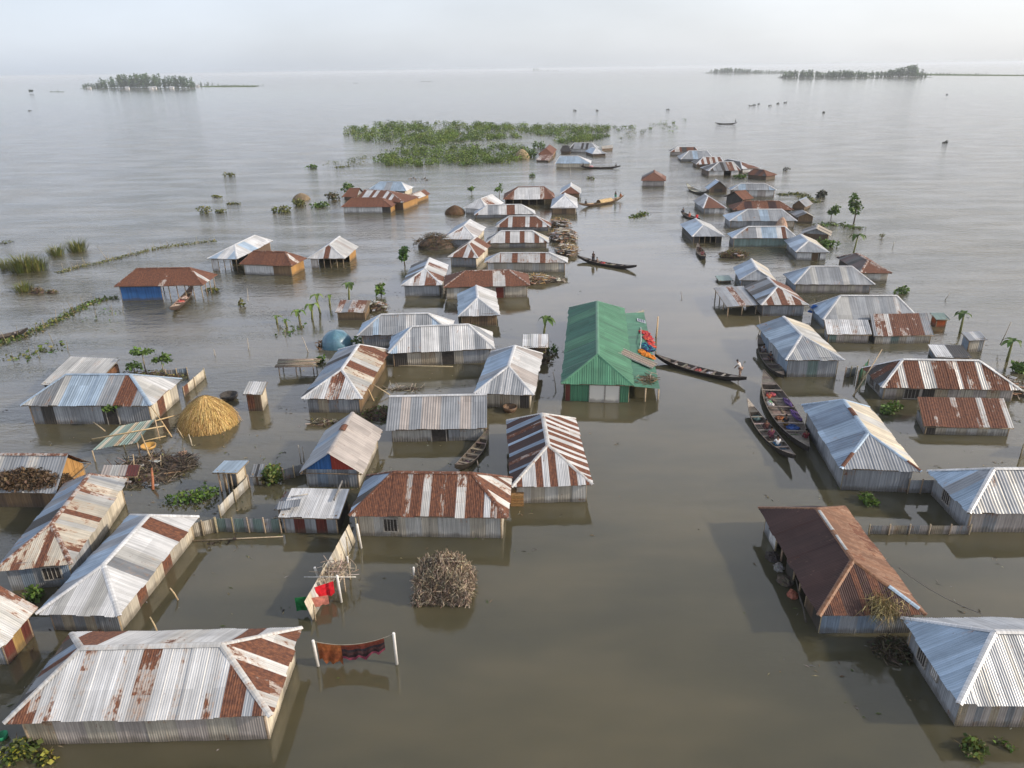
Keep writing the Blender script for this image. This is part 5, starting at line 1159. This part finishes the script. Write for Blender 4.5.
b4 = boat('long black boat passing the far cream-walled house', (580.5, 166.5), (620.5, 166.5), 1.6, .5, thw=3)
bundle('pink bundle in the long black boat at the far houses', b4['P'](.45, 0, .2), (.6, .5, .75), (.55, .28, .28))
for t, nm in ((.95, 'bow'), (-.88, 'stern')): person('dark-clothed person at the %s of the long black boat' % nm, b4['P'](t * .9, 0, b4['zg'](t * .9)), (b4['d'].x, b4['d'].y), 'sit', (.04, .04, .045), (.05, .04, .04))
b5 = boat('lone black boat on the open water behind the village', (715, 123), (737, 123), 2.0, .5, thw=2)
person('person standing at the stern of the lone black boat', b5['P'](-.85, 0, b5['zg'](-.85)), (1, 0), 'stand', (.03, .03, .03), (.04, .04, .04), sc=1.1)
b6 = boat('narrow dark boat moored beside the dull blue roofed house', (758, 337.5), (783.5, 379), 1.5, .6, thw=5)
person('person in grey sitting in the front of the narrow moored boat', b6['P'](.42, .1, .14), (-b6['d'].x, -b6['d'].y), 'sit', (.3, .3, .32), (.12, .12, .14)); person('person in black sitting in the middle of the narrow moored boat', b6['P'](.05, -.1, .14), (-b6['d'].x, -b6['d'].y), 'sit', (.05, .05, .06), (.06, .06, .07))
b7 = boat('broad dark boat loaded with purple cloth, largest of the moored boats', (763, 375), (808, 453), 2.35, .6, thw=6, free=.5)
b8 = boat('dark boat with a pale bow tip moored outside the broad loaded boat', (747, 404), (794.5, 461), 1.4, .7, thw=6)
tip = MB(); P8 = b8['P']; z8 = b8['zg']; tip.poly([P8(.80, -.28, z8(.8) + .0), P8(.80, .28, z8(.8) + .0), P8(.995, .04, z8(.995) + .01), P8(.995, -.04, z8(.995) + .01)], (.36, .31, .25)); tip.build('bow_deck', M_WOOD, b8['root'])
bundle('purple cloth draped along the right side of the broad boat, front part', b7['P'](.22, -.78, .42), (.26, .9, .26), (.06, .03, .12)); bundle('purple cloth draped along the right side of the broad boat, rear part', b7['P'](-.12, -.82, .42), (.28, 1.0, .28), (.07, .032, .14))
bundle('bright blue sheet folded in the broad boat', b7['P'](-.35, -.2, .12), (.5, .45, .25), (.03, .09, .30)); bundle('orange bag under the cross beam of the broad boat', b7['P'](-.12, .45, .12), (.34, .3, .3), (.36, .13, .04))
bundle('red bundle near the bow of the broad boat', b7['P'](.5, .1, .12), (.4, .36, .35), (.34, .06, .08)); bundle('green plant bundle near the stern of the broad boat', b7['P'](-.62, .1, .2), (.55, .5, .4), (.07, .11, .04)); bundle('white sack at the left side of the broad boat', b7['P'](.18, .7, .3), (.25, .5, .35), (.6, .58, .55))
person('person in dark red sitting at the stern of the broad loaded boat', b7['P'](-.72, -.4, .5), (b7['d'].x, b7['d'].y), 'sit', (.14, .03, .035), (.07, .03, .03)); person('person in red standing left in the broad loaded boat', b7['P'](.32, .6, .2), (b7['d'].x, b7['d'].y), 'sit', (.45, .1, .06), (.5, .48, .44)); person('person in black bending in the middle of the broad boat', b7['P'](-.28, .25, .12), (b7['d'].x, b7['d'].y), 'sit', (.03, .03, .035), (.35, .2, .05))
person('person in a white shirt sitting in the pale-tipped boat', P8(-.42, .1, .2), (b8['d'].x, b8['d'].y), 'sit', (.66, .66, .66), (.05, .12, .2)); person('person in maroon sitting in the middle of the pale-tipped boat', P8(-.12, 0, .18), (b8['d'].x, b8['d'].y), 'sit', (.16, .05, .08), (.1, .04, .05)); person('person in dark brown sitting near the middle of the pale-tipped boat', P8(.15, -.1, .18), (b8['d'].x, b8['d'].y), 'sit', (.1, .045, .04), (.07, .04, .04))
bundle('teal bundle near the bow of the pale-tipped boat', P8(.55, 0, .18), (.42, .36, .38), (.10, .17, .17)); bundle('dark blue cloth behind the white-shirted person', P8(-.6, 0, .25), (.35, .3, .3), (.03, .07, .12))
b9 = boat('small dark boat carrying three people past the silver roof', (681, 211.5), (700, 219), 1.3, .4, thw=2)
for t, c, l in ((.75, (.04, .04, .05), 'person in black at the bow of the three-person boat'), (.05, (.45, .16, .12), 'person in pink in the middle of the three-person boat'), (-.7, (.6, .02, .03), 'person in bright red at the stern of the three-person boat')):
    person(l, b9['P'](t, 0, b9['zg'](t) - .1 if abs(t) > .6 else .14), (b9['d'].x, b9['d'].y), 'sit', c, tuple(x * .7 for x in c), sc=1.05)
b10 = boat('empty dark boat with a raised bow beside the little white-roofed hut', (686.5, 186), (707, 194), 1.9, .9, (.06, .055, .045), (.2, .19, .15), thw=3)
b11 = boat('passenger boat pointing at the camera beside the silver roof', (705, 258), (697.5, 244.5), 1.3, .5, thw=3)
person('person in pink at the front of the passenger boat pointing at the camera', b11['P'](.3, 0, .14), (b11['d'].x, b11['d'].y), 'sit', (.4, .15, .17), (.15, .05, .06)); person('person in dark clothes at the back of the passenger boat pointing at the camera', b11['P'](-.35, 0, .14), (b11['d'].x, b11['d'].y), 'sit', (.05, .04, .05), (.06, .05, .05))
b12 = boat('boat with red and white cargo tied under the rusty open roof', (170, 311), (193, 287), 1.3, .7, (.07, .05, .04), (.2, .14, .1), thw=4)
for t, c, l in ((.45, (.5, .42, .36), 'pale sack in the front of the boat under the rusty roof'), (.1, (.42, .09, .06), 'red cloth bundle in the boat under the rusty roof'), (-.2, (.48, .36, .3), 'pinkish sack at the back of the boat under the rusty roof')): bundle(l, b12['P'](t, 0, .12), (.45, .4, .42), c)
b13 = boat('dark boat moored between the grey gable roof and the rusty hipped house', (488.5, 434), (455, 471), 1.15, .75, (.03, .025, .02), (.085, .068, .052), thw=5)
bundle('purple and dark bundle in the boat behind the rusty hipped house', b13['P'](-.45, 0, .14), (.35, .35, .35), (.09, .03, .08))
boat('black log-like boat end at the left picture edge', (28, 329), (-30, 340), 1.2, .4, thw=2)
def basin(label, px, w_, h, c, name='basin'):
    p = at(*px); mb = MB(); NS = 20
    for w2, z in ((.6, -.1), (.92, h * .4), (1, h), (.92, h), (.82, h * .4), (.2, .06)):
        for k in range(NS): a = 6.283 * k / NS; mb.v.append((p.x + w_ * w2 * math.cos(a), p.y + w_ * w2 * math.sin(a), z))
    for i in range(5):
        for k in range(NS): mb.face((i * NS + k, i * NS + (k + 1) % NS, (i + 1) * NS + (k + 1) % NS, (i + 1) * NS + k), jit(c, .1), smooth=True)
    mb.face([5 * NS + k for k in range(NS)], c); return tag(mb.build(name, M_BOAT, None, p), label, 'basin', 'round floating basins')
basin('round brown basin floating before the steep silver roof', (510, 411), .62, .45, (.14, .085, .05)); basin('dark round basin floating behind the straw stack', (229.5, 399), .8, .5, (.05, .045, .04)); basin('small green basin at the lower left corner plants', (3, 738), .24, .22, (.02, .22, .10))

# ------------------------------------------------------------------ plants
B_ = 'banana plants'
banana('tall banana plant beside the torn white sheet hut', (543, 338), 2.2, 6, 1.5); banana('banana plant leaning in the river right of the orange hut', (960, 333), 2.2, 6, 1.45); banana('banana plant at the right picture edge by the river', (1007, 361), 2.1, 6, 1.5)
banana('thin banana plant by the river behind the light grey roof', (853.5, 252.5), 2.6, 5, 1.9); banana('banana plant behind the broken bamboo hut', (349, 301), 2.2, 6, 1.5)
for i, (q, h, l) in enumerate((((320.5, 313), 2.3, 'tallest banana plant of the row left of the broken hut'), ((312, 319), 1.7, 'second banana plant left of the tallest one'), ((300, 321), 1.1, 'short banana plant at the left of the row'), ((330, 306), 1.3, 'small banana plant right of the tallest one'), ((287, 327), .8, 'drooping banana shoots at the far left of the row'), ((277, 323), .8, 'single thin banana shoot left of the row'))): banana(l, q, h, 5 if i < 3 else 4, 1.25 if i < 3 else .9, cols=[(.16, .25, .05), (.2, .28, .07), (.12, .2, .04)])
papaya('tall papaya tree on the mud bank', (146, 374), 2.2, .85); papaya('short papaya tree left on the mud bank', (135, 376), .9, .6); papaya('papaya tree at the right end of the mud bank', (164, 374), 1.4, .8); papaya('young papaya tree in the water before the silver striped house', (119, 424), 1.6, .55)
tree('slender climber-covered tree in open water left of the dark striped slope', (405, 266), 3.6, .75, 260, .42, [(.05, .12, .02), (.08, .17, .03), (.04, .09, .015)], ctr=.58)
tree('stubby half-bare tree right of the pale stilted house', (381, 296), 2.2, .8, 160, .4, ctr=.45); tree('small round tree at the riverside green bank', (831, 219), 2.4, 1.2, 260, .4, BRIGHT, ctr=.75); tree('taller narrow tree at the riverside green bank', (853.5, 224), 5.2, 1.3, 420, .45, BRIGHT, ctr=.7)
tree('little round-crowned tree left of the raised rusty house', (499.5, 196.5), 2.6, 1.0, 160, .4, ctr=.78); tree('little flat-crowned tree behind the white gabled house', (472, 194), 1.8, 1.1, 120, .4, ctr=.85); tree('tree behind the red rusty roof of the left cluster', (347, 196), 3.2, 1.6, 200, .5, ctr=.7)
BG = 'bushes standing in the flood'
for lb, q, rx, ry, h, n, sz, cols in (
  ('leafy bush behind the gate hut in the fenced yard', (274, 480), 1.2, .9, 1.4, 420, .26, OLIVE + BRIGHT), ('spreading bush floating left of the little latrine', (192, 499), 1.7, 1.1, .7, 420, .24, GREENS), ('yellow-leaved plant at the bottom left corner', (18, 752), 1.0, 1.0, .6, 260, .22, [(.06, .1, .02), (.28, .28, .04), (.05, .07, .02), (.1, .12, .03)]),
  ('sprawling plant in the water at the bottom left', (48, 757), .9, .6, .3, 90, .2, [(.3, .28, .05), (.06, .08, .02)]), ('leafy plant in the water at the bottom right', (968, 754), .8, .7, .5, 190, .22, OLIVE + BRIGHT), ('small sprig floating right of the bottom right plant', (1003, 746), .35, .35, .25, 26, .2, GREENS),
  ('dense green bush at the corner of the streaked hipped roof', (892, 412), 1.1, .9, .9, 360, .24, GREENS + BRIGHT), ('low plant before the big streaked blue roof', (866, 502), .9, .8, .6, 200, .24, GREENS), ('plant squeezed between the rusty long roof and the white roof', (30, 603), .7, .8, .9, 150, .26, BRIGHT),
  ('bush at the right edge behind the debris', (1019, 372), 1.0, .9, 1.1, 160, .4, BRIGHT), ('bush left of the left cluster, farthest left', (281, 212), 2.4, 1.5, 1.2, 200, .5, OLIVE), ('bush near the pale mound of the left cluster', (297, 206), 2.2, 1.5, 1.6, 220, .5, OLIVE), ('bush between the mound and the red rusty roof', (318, 207), 2.4, 1.4, 1.2, 220, .5, GREENS), ('dark bush left of the small rusty roof', (333, 200), 2.0, 1.6, 1.8, 220, .5, [(.06, .07, .025), (.09, .07, .03)]),
  ('green bush on the right of the dark broken roof', (827, 246), 2.0, 1.8, 1.2, 240, .4, GREENS), ('bush beside the far brown gabled house', (530, 157), 2.6, 2.0, 3.0, 260, .6, GREENS), ('round bush behind the far brown gabled house', (539, 148.5), 2.4, 2.0, 2.6, 220, .6, GREENS), ('floating green patch behind the far pointed roofs', (742, 178), 2.4, 1.4, 1.0, 200, .5, GREENS + [(.16, .15, .05)]),
  ('dark bush on the floating strip at the riverside', (821, 197), 1.6, 1.2, 1.6, 160, .5, [(.05, .06, .02), (.03, .03, .02)]), ('small plant behind the dark rust roof with a tan side wall', (902, 293), 1.4, 1.0, 1.1, 160, .35, GREENS + BRIGHT), ('plants climbing the torn white sheet hut', (549, 352), .8, .6, 1.0, 130, .28, GREENS), ('plant growing at the front of the small pyramid-roofed house', (475, 325), .6, .5, .9, 90, .25, GREENS), ('weeds beside the right end of the rusty open roof', (211, 292), 1.2, .7, .7, 120, .28, OLIVE),
  ('weeds left of the tan rusted roof by the pole rack', (319, 362), .8, .6, .7, 110, .28, GREENS), ('weeds behind the tan rusted roof', (362, 345), 1.6, .7, .9, 180, .3, GREENS), ('small weed patch in open water before the far thicket', (229, 176), 1.9, 1.2, 1.1, 150, .4, OLIVE), ('upright weed clump with a low mat', (205, 213), 1.4, .9, 1.6, 150, .4, OLIVE), ('low round weed patch beside the upright clump', (219, 212.5), 1.5, .9, .7, 110, .4, OLIVE), ('flat weed patch farther out on the left', (216, 197), 1.4, 1.0, .4, 70, .4, OLIVE), ('thin weed patch right of the flat one', (234, 204), 1.7, .6, .4, 70, .4, OLIVE), ('weed patch left of the far thicket', (312, 168), 2.0, 1.4, 1.1, 130, .5, GREENS), ('dark weed dot in the channel behind the raised house', (532, 176.5), .9, .8, 1.0, 60, .45, GREENS), ('pale weed dot in the channel near the long black boat', (590, 179), 1.0, .8, .7, 60, .4, OLIVE),
  ('round dark tuft in the open river right of the far tip', (787, 170.5), 1.0, .9, 1.0, 60, .4, [(.07, .07, .05), (.04, .04, .03)]), ('few leaves sticking out of the river near the banana', (882, 238), .6, .5, .9, 30, .3, OLIVE), ('single leafy shoot right of the tarpaulin house', (240, 307), .5, .5, 1.0, 40, .35, OLIVE), ('leaf debris at the edge of the dark rust roof', (785, 222), 1.0, .8, .8, 70, .35, OLIVE)):
    bush(lb, q, rx, ry, h, n, sz, cols, group=BG)
TG = 'reed clumps at the left'
tuft('largest clump of tall reeds at the left', (24, 271), 2.6, 2.6, 420, TG); tuft('reed clump touching the largest clump', (38, 270), 2.0, 2.3, 260, TG); tuft('thin reed clump right of the largest clump', (57, 255), 1.8, 1.7, 200, TG); tuft('reed clump next to the thin one', (77, 251), 2.2, 2.0, 260, TG); tuft('short grass clump near the brown debris pile', (24, 291), 1.6, 1.3, 170, TG); tuft('pale reeds at the very left edge', (5, 268), 1.6, 1.6, 120, TG)
mat_strip('floating weed bank running out behind the rusty open roof', [(58, 273), (80, 267), (100, 263), (130, 255), (160, 248), (190, 244), (216, 241)], 1.5, 26, OLIVE + [(.2, .2, .06), (.28, .24, .1)], sticks_=1.1)
mat_strip('thick floating weed bank from the left edge to the rusty open roof', [(-20, 352), (0, 344), (35, 331), (60, 319), (78, 309), (95, 301), (118, 298)], 1.6, 34, OLIVE + GREENS + [(.24, .2, .09)], size=.28, sticks_=1.1)
mat_strip('flooded field plants in front of the weed bank', [(15, 362), (40, 350), (65, 345)], 4.2, 3.2, GREENS + OLIVE, name='flooded_plants', size=.4, sticks_=1.)
mat_strip('sparse flooded plants near the rusty open roof', [(95, 322), (110, 308)], 3.0, 2.5, GREENS, name='flooded_plants', size=.3, sticks_=.8)
mat_strip('flooded crop leaves left of the banana row', [(283, 337), (300, 325)], 2.5, 4.0, BRIGHT, name='flooded_plants', size=.35, sticks_=.8)
mat_strip('floating green strip along the riverside roofs', [(818, 226), (835, 224), (862, 229)], 2.6, 14, OLIVE + GREENS, size=.4)
mat_strip('floating green strip at the far riverside', [(780, 195), (800, 194), (815, 203)], 2.6, 14, OLIVE, size=.45)
mat_strip('floating weed raft in the middle of the channel', [(632, 218), (646, 213)], 1.8, 26, OLIVE + GREENS, size=.4, sticks_=.7)
mat_strip('brown floating weed behind the left cluster', [(405, 178.5), (430, 180)], 3, 2, BROWNS, size=.5)
mat_strip('thin weed line before the far thicket', [(335, 168), (352, 166)], 3, 5, OLIVE, size=.5)
mat_strip('dark twigs floating in front of the ribbed fence', [(205, 548), (240, 538)], .7, 12, [(.04, .03, .025)], name='floating_twigs', size=.25)
mat_strip('weed mats at the far left edge', [(0, 244), (12, 241)], 2, 8, OLIVE, size=.4)

# ------------------------------------------------------------------ the green thicket behind the village
def inside(x, y, P):
    r_ = False; j = len(P) - 1
    for i in range(len(P)):
        if (P[i][1] > y) != (P[j][1] > y) and x < (P[j][0] - P[i][0]) * (y - P[i][1]) / (P[j][1] - P[i][1]) + P[i][0]: r_ = not r_
        j = i
    return r_
def thicket(label, poly, n, hgt, leaves, size, cols, ex=0):
    leaves = int(leaves * 2.0); size *= .66; n = int(n * .95)
    mb = MB(); xs = [q[0] for q in poly]; ys = [q[1] for q in poly]; k = 0
    while k < n:
        x, y = rnd.uniform(min(xs), max(xs)), rnd.uniform(min(ys), max(ys))
        if not inside(x, y, poly): continue
        k += 1; p = at(x, y); s_ = rnd.uniform(.5, 1.5); kc_ = jit(rnd.choice(cols), .4)
        leafcloud(mb, p + V((0, 0, hgt * .42 * s_)), (1.6 * s_, 1.6 * s_, hgt * .55 * s_), leaves, size, [kc_] * 5 + cols[:2], .5)
    tag(mb.build('thicket', M_LEAF, None, at(sum(xs) / len(xs), sum(ys) / len(ys))), label, 'shrubs', kind='stuff')
TC = [(.085, .135, .02), (.13, .19, .03), (.055, .095, .015), (.17, .23, .04)]
thicket('dense green thicket behind the left cluster, back band', [(338, 134), (345, 130), (365, 126), (400, 123), (460, 124), (508, 126), (503, 131), (460, 136), (440, 142), (400, 144), (372, 142), (350, 139)], 330, 1.9, 34, .75, TC)
thicket('green thicket band with gaps, front left', [(372, 164), (385, 156), (405, 150), (440, 146.5), (500, 146), (525, 149), (532, 154), (515, 164), (470, 165), (440, 166), (400, 167)], 300, 1.7, 34, .65, TC)
thicket('green thicket band in the middle', [(393, 145), (430, 139), (470, 134), (512, 134), (520, 138), (470, 142), (420, 146)], 130, 1.8, 34, .7, TC)
thicket('thin green thicket at the right', [(455, 127), (500, 125), (545, 126.5), (600, 127), (634, 128), (628, 131), (590, 133), (560, 137), (515, 133), (480, 130)], 260, 1.7, 30, .65, TC)
thicket('thin green thicket near the far brown house', [(552, 142), (580, 136), (612, 135.5), (600, 139.5), (566, 144)], 110, 1.5, 26, .6, TC)
thicket('sparse bushes out in the water at the right of the thicket', [(640, 131), (650, 122), (680, 119), (698, 124), (690, 130), (660, 134)], 16, 1.2, 20, .55, TC)
thicket('scattered low weed dots left of the front thicket', [(320, 166), (345, 158), (375, 156), (380, 165), (340, 168)], 16, .9, 16, .5, OLIVE)
thicket('scattered weed dots between thicket and channel', [(610, 137), (640, 128), (650, 132), (625, 142)], 14, .8, 10, .5, OLIVE)
# small floating dots far out
for i, (x, y) in enumerate(((750, 106), (754, 105.5), (759, 104.5), (770, 106), (778, 104), (785, 103), (575, 111), (824, 113), (947, 95), (945, 143), (30, 111), (668, 110), (597, 111))):
    p = at(x, y); mb = MB(); leafcloud(mb, p + V((0, 0, .3)), (1.2, .8, .5), 30, .7, [(.05, .05, .04), (.03, .03, .025)]); tag(mb.build('floating_weed', M_LEAF, None, p), 'small dark clump floating far out on the open water', 'floating weed', 'dark clumps far out on the water')

# ------------------------------------------------------------------ far islands
def island(label, x0, x1, y, dpx, trees, hmax, ground=True, cols=None, h0=.5, wlabel=None):
    a, b = at(x0, y), at(x1, y); D = dpx
    if ground:
        mb = MB(); n = 24; top = []; bot = []
        for i in range(n + 1):
            q = i / n; w_ = D * math.sin(math.pi * min(1, max(0, q))) ** .5 + .5; c_ = a.lerp(b, q)
            top.append(c_ + V((0, w_ * rnd.uniform(.8, 1), 0))); bot.append(c_ + V((0, -w_ * .15 * rnd.uniform(.5, 1), 0)))
        for i in range(n):
            mb.poly([bot[i] + V((0, 0, -.3)), bot[i + 1] + V((0, 0, -.3)), bot[i + 1].lerp(top[i + 1], .1) + V((0, 0, h0)), bot[i].lerp(top[i], .1) + V((0, 0, h0))], jit((.08, .10, .04), .2))
            mb.poly([bot[i].lerp(top[i], .1) + V((0, 0, h0)), bot[i + 1].lerp(top[i + 1], .1) + V((0, 0, h0)), top[i + 1] + V((0, 0, h0)), top[i] + V((0, 0, h0))], jit((.08, .12, .04), .2))
        tag(mb.build('island_ground', M_GRASS, None, a), label, kind='structure')
    if trees:
        mb = MB(); kk = (b - a).length
        for i in range(trees):
            q = rnd.random(); p = a.lerp(b, q) + V((0, rnd.uniform(0, D * .8), 0)); hh = hmax(q) * (rnd.uniform(.3, .7) if rnd.random() < .45 else rnd.uniform(.7, 1.1))
            if hh < .5: continue
            mb.tube([p, p + V((0, 0, hh * .8))], [.5, .15], (.09, .08, .05), 5, False)
            tc_ = jit(rnd.choice([(.05, .105, .03), (.075, .14, .04), (.035, .075, .022), (.09, .14, .05)]), .25)
            for k in range(4): leafcloud(mb, p + V((rnd.uniform(-.08, .08) * hh, rnd.uniform(-.1, .1) * hh, hh * (.3 + .19 * k))), (hh * (.19 - .025 * k), hh * .17, hh * .14), 26, hh * .11, [tc_])
        tag(mb.build('far_wood', M_LEAF, None, a), wlabel, 'wood', kind='stuff')
def prof(pts):
    def f(q):
        for (a, b), (c, d) in zip(pts, pts[1:]):
            if a <= q <= c: return b + (d - b) * (q - a) / max(1e-6, c - a)
        return pts[-1][1]
    return f
island('low ground of the left island', 80, 190, 88.7, 40, 185, prof([(0, 10), (.16, 11), (.22, 20), (.4, 27), (.55, 29), (.7, 27), (.85, 25), (.97, 22), (1, 15)]), wlabel='wooded island of tall dark trees at the upper left')
island('thin spit right of the left island', 186, 254, 87.0, 160, 60, prof([(0, 10), (.15, 8), (.35, 4), (.55, 5), (.8, 4), (1, 3)]), wlabel='low bushes on the thin spit of the left island')
island('low shore of the far right island', 706, 790, 73.5, 60, 230, prof([(0, 2), (.08, 14), (.3, 20), (.5, 17), (.7, 11), (.9, 12), (1, 8)]), wlabel='pale tree line of the far right island')
island('shore of the nearer right island', 784, 878, 78.2, 60, 240, prof([(0, 2), (.08, 14), (.35, 17), (.5, 10), (.55, 14), (.75, 15), (.9, 12), (1, 4)]), wlabel='dark bushy wood of the nearer right island')
island('shore of the right island end', 876, 932, 77.4, 60, 130, prof([(0, 12), (.3, 13), (.5, 17), (.75, 24), (.85, 14), (1, 4)]), wlabel='wood with a tall group at its right end')
island('flat green land at the right horizon', 930, 1060, 75.5, 1500, 330, prof([(0, 5), (.1, 7), (.2, 4), (.5, 5), (1, 4)]), wlabel='few bushes on the flat green land')
island('hazy distant islet near the horizon', 533, 560, 71.3, 60, 40, prof([(0, 30), (.2, 30), (.3, 12), (.8, 14), (1, 6)]), wlabel='hazy trees of the distant islet')
island('faint far bank at the left horizon', 30, 110, 77.0, 80, 60, prof([(0, 8), (.5, 16), (1, 10)]), wlabel='faint tree line of the far left bank')
island('tiny islet left of the left island', 50, 64, 92.0, 8, 6, prof([(0, 3), (1, 3)]), wlabel='low bushes of the tiny islet')
tree('lone dark tree standing in the flood left of the wooded island', (32, 93.5), 6.0, 3.2, 320, 1.3, [(.03, .05, .02)], name='lone_tree', ctr=.7)
for i, (x, y) in enumerate(((93, 89.2), (131, 89.3), (154.5, 89.3), (158, 89), (175, 89), (200, 87))):
    p = at(x, y); r_ = empty('far_house', p, 'tiny white house at the foot of the wooded island', 'house', 'white houses on the wooded island'); p = p + V((0, -14, 0))
    mb = MB(); mb.box(p + V((0, 0, 1.8)), (7, 4, 3.6), (.6, .58, .55)); mb.build('wall', M_WALL, r_)
    mb = MB(); 
    for s_ in (-1, 1): mb.poly([p + V((-4, s_ * 2.6, 3.4)), p + V((4, s_ * 2.6, 3.4)), p + V((4, 0, 5.4)), p + V((-4, 0, 5.4))], (.5, .5, .5))
    mb.build('roof', M_TIN, r_)
boat('far black boat on the open water at the horizon side', (420, 81.5), (432, 81.2), 3.0, .4, thw=1)
boat('tiny far boat left of the far black boat', (353, 83), (358, 83), 2.5, .4, thw=1)

# bits of straw, scum and twigs drifting between the houses
mb = MB()
hs = [o for o in scene.objects if o.parent is None and o.get('category') in ('house', 'shed', 'debris heap', 'hut') and o.location.y < 170]
for i in range(1500):
    h_ = rnd.choice(hs); a = rnd.uniform(0, 6.283); d_ = rnd.uniform(2.5, 7.5); q = V((h_.location.x + math.cos(a) * d_, h_.location.y + math.sin(a) * d_ * 1.2, .012))
    for k in range(rnd.choice((1, 1, 2, 4))):
        p_ = q + V((rnd.gauss(0, .3), rnd.gauss(0, .25), 0)); b_ = rnd.uniform(0, 6.283); e_ = V((math.cos(b_), math.sin(b_), 0)) * rnd.uniform(.04, .22); f_ = V((-math.sin(b_), math.cos(b_), 0)) * rnd.uniform(.012, .05); o = len(mb.v)
        mb.v += [tuple(p_ - e_), tuple(p_ + f_ + V((0, 0, .03))), tuple(p_ + e_), tuple(p_ - f_ + V((0, 0, .02)))]; mb.face((o, o + 1, o + 2, o + 3), jit(rnd.choice([(.05, .04, .03), (.12, .09, .05), (.3, .24, .14), (.08, .11, .03), (.2, .19, .17)]), .3))
tag(mb.build('floating_debris', M_WOOD), 'bits of straw, leaves and twigs drifting between the houses', 'floating debris', kind='stuff')

# loose ridge pieces on some roofs
def piece(label, P, Q, wd, ch, lift=.10, name='ridge_sheet'):
    mb = MB(); c, ru = PAL[ch]; cap(mb, P, Q, wd, c, ru, lift); return tag(mb.build(name, M_TIN, None, P), label, 'sheet', 'loose ridge sheets')
g = h_brown; r1, r2 = g['r']; c1 = g['c'][1]
piece('long white strip lying on the rear ridge of the brown roof', r2.lerp(r1, .06), r2.lerp(r1, .46), .10, 'L', .06); piece('short white strip on the front ridge of the brown roof', r2.lerp(r1, .56), r2.lerp(r1, .84), .08, 'L', .06)
piece('white strip lying along the front right hip of the brown roof', c1.lerp(r1, .10), c1.lerp(r1, .50), .15, 'B', .07)
g = h_bt; r1, r2 = g['r']; c0, c1 = g['c'][:2]
piece('rusty ridge piece on the big streaked blue roof', r2.lerp(r1, .28), r2.lerp(r1, .52), .19, 'R', .06); piece('rusty strip along the left hip of the big streaked blue roof', c0.lerp(r1, .05), c0.lerp(r1, .42), .14, 'R', .06); piece('rusty strip at the right corner of the big streaked blue roof', c1.lerp(r1, .02), c1.lerp(r1, .26), .13, 'R', .06)
g = h_gbr; r1, r2 = g['r']; piece('small rusty ridge piece on the narrow gabled house', r1.lerp(r2, .52), r1.lerp(r2, .66), .26, 'R')
pole('long bamboo floating along the foot of the grey ribbed fence', (192, 541), .04, (283, 536.5), .04, .05, (.34, .28, .2), group=None)
# household clutter along the open side of the brown roofed house
for i, (f_, c_, sz) in enumerate(((.30, (.05, .04, .035), .4), (.42, (.25, .24, .22), .3), (.55, (.09, .07, .05), .45), (.68, (.3, .1, .06), .28))):
    q = g_ = h_brown['w'][3].lerp(h_brown['w'][0], f_) - h_brown['u'] * .35
    bundle(('black sodden bundle', 'grey sack', 'brown soaked bundle', 'small reddish bundle')[i] + ' floating at the open side of the brown roof', q - V((0, 0, .12)), (sz, sz * 1.2, .5), c_, group='soaked bundles at the brown house')
for i, (a, b, z1, lb) in enumerate((((801, 603), (793, 568), .5, 'dark pole lying along the open side of the brown roofed house'), ((806, 622), (800, 596), .6, 'second dark pole at the near end of the open side of the brown roof'), ((178, 600), (170, 588), .8, 'bamboo stake leaning on the right wall of the white roof'), ((158, 634), (150, 617), 1., 'bamboo stake at the front corner of the white roof'), ((556, 392), (553, 372), 1.3, 'thin stake in the water left of the green house'), ((682, 300), (681, 292), .6, 'short stake in the channel right of the green house'), ((478, 470), (477, 460), .7, 'stake before the moored boat behind the rusty house'), ((760, 330), (759, 316), 1.4, 'mooring stake at the bow of the narrow moored boat'))):
    pole(lb, a, .05 if i < 2 else 0, b, z1, .05, ((.07, .06, .05), (.07, .06, .05), (.45, .34, .2), (.42, .33, .2), (.3, .26, .2), (.25, .22, .18), (.2, .17, .14), (.33, .27, .2))[i], group=None)
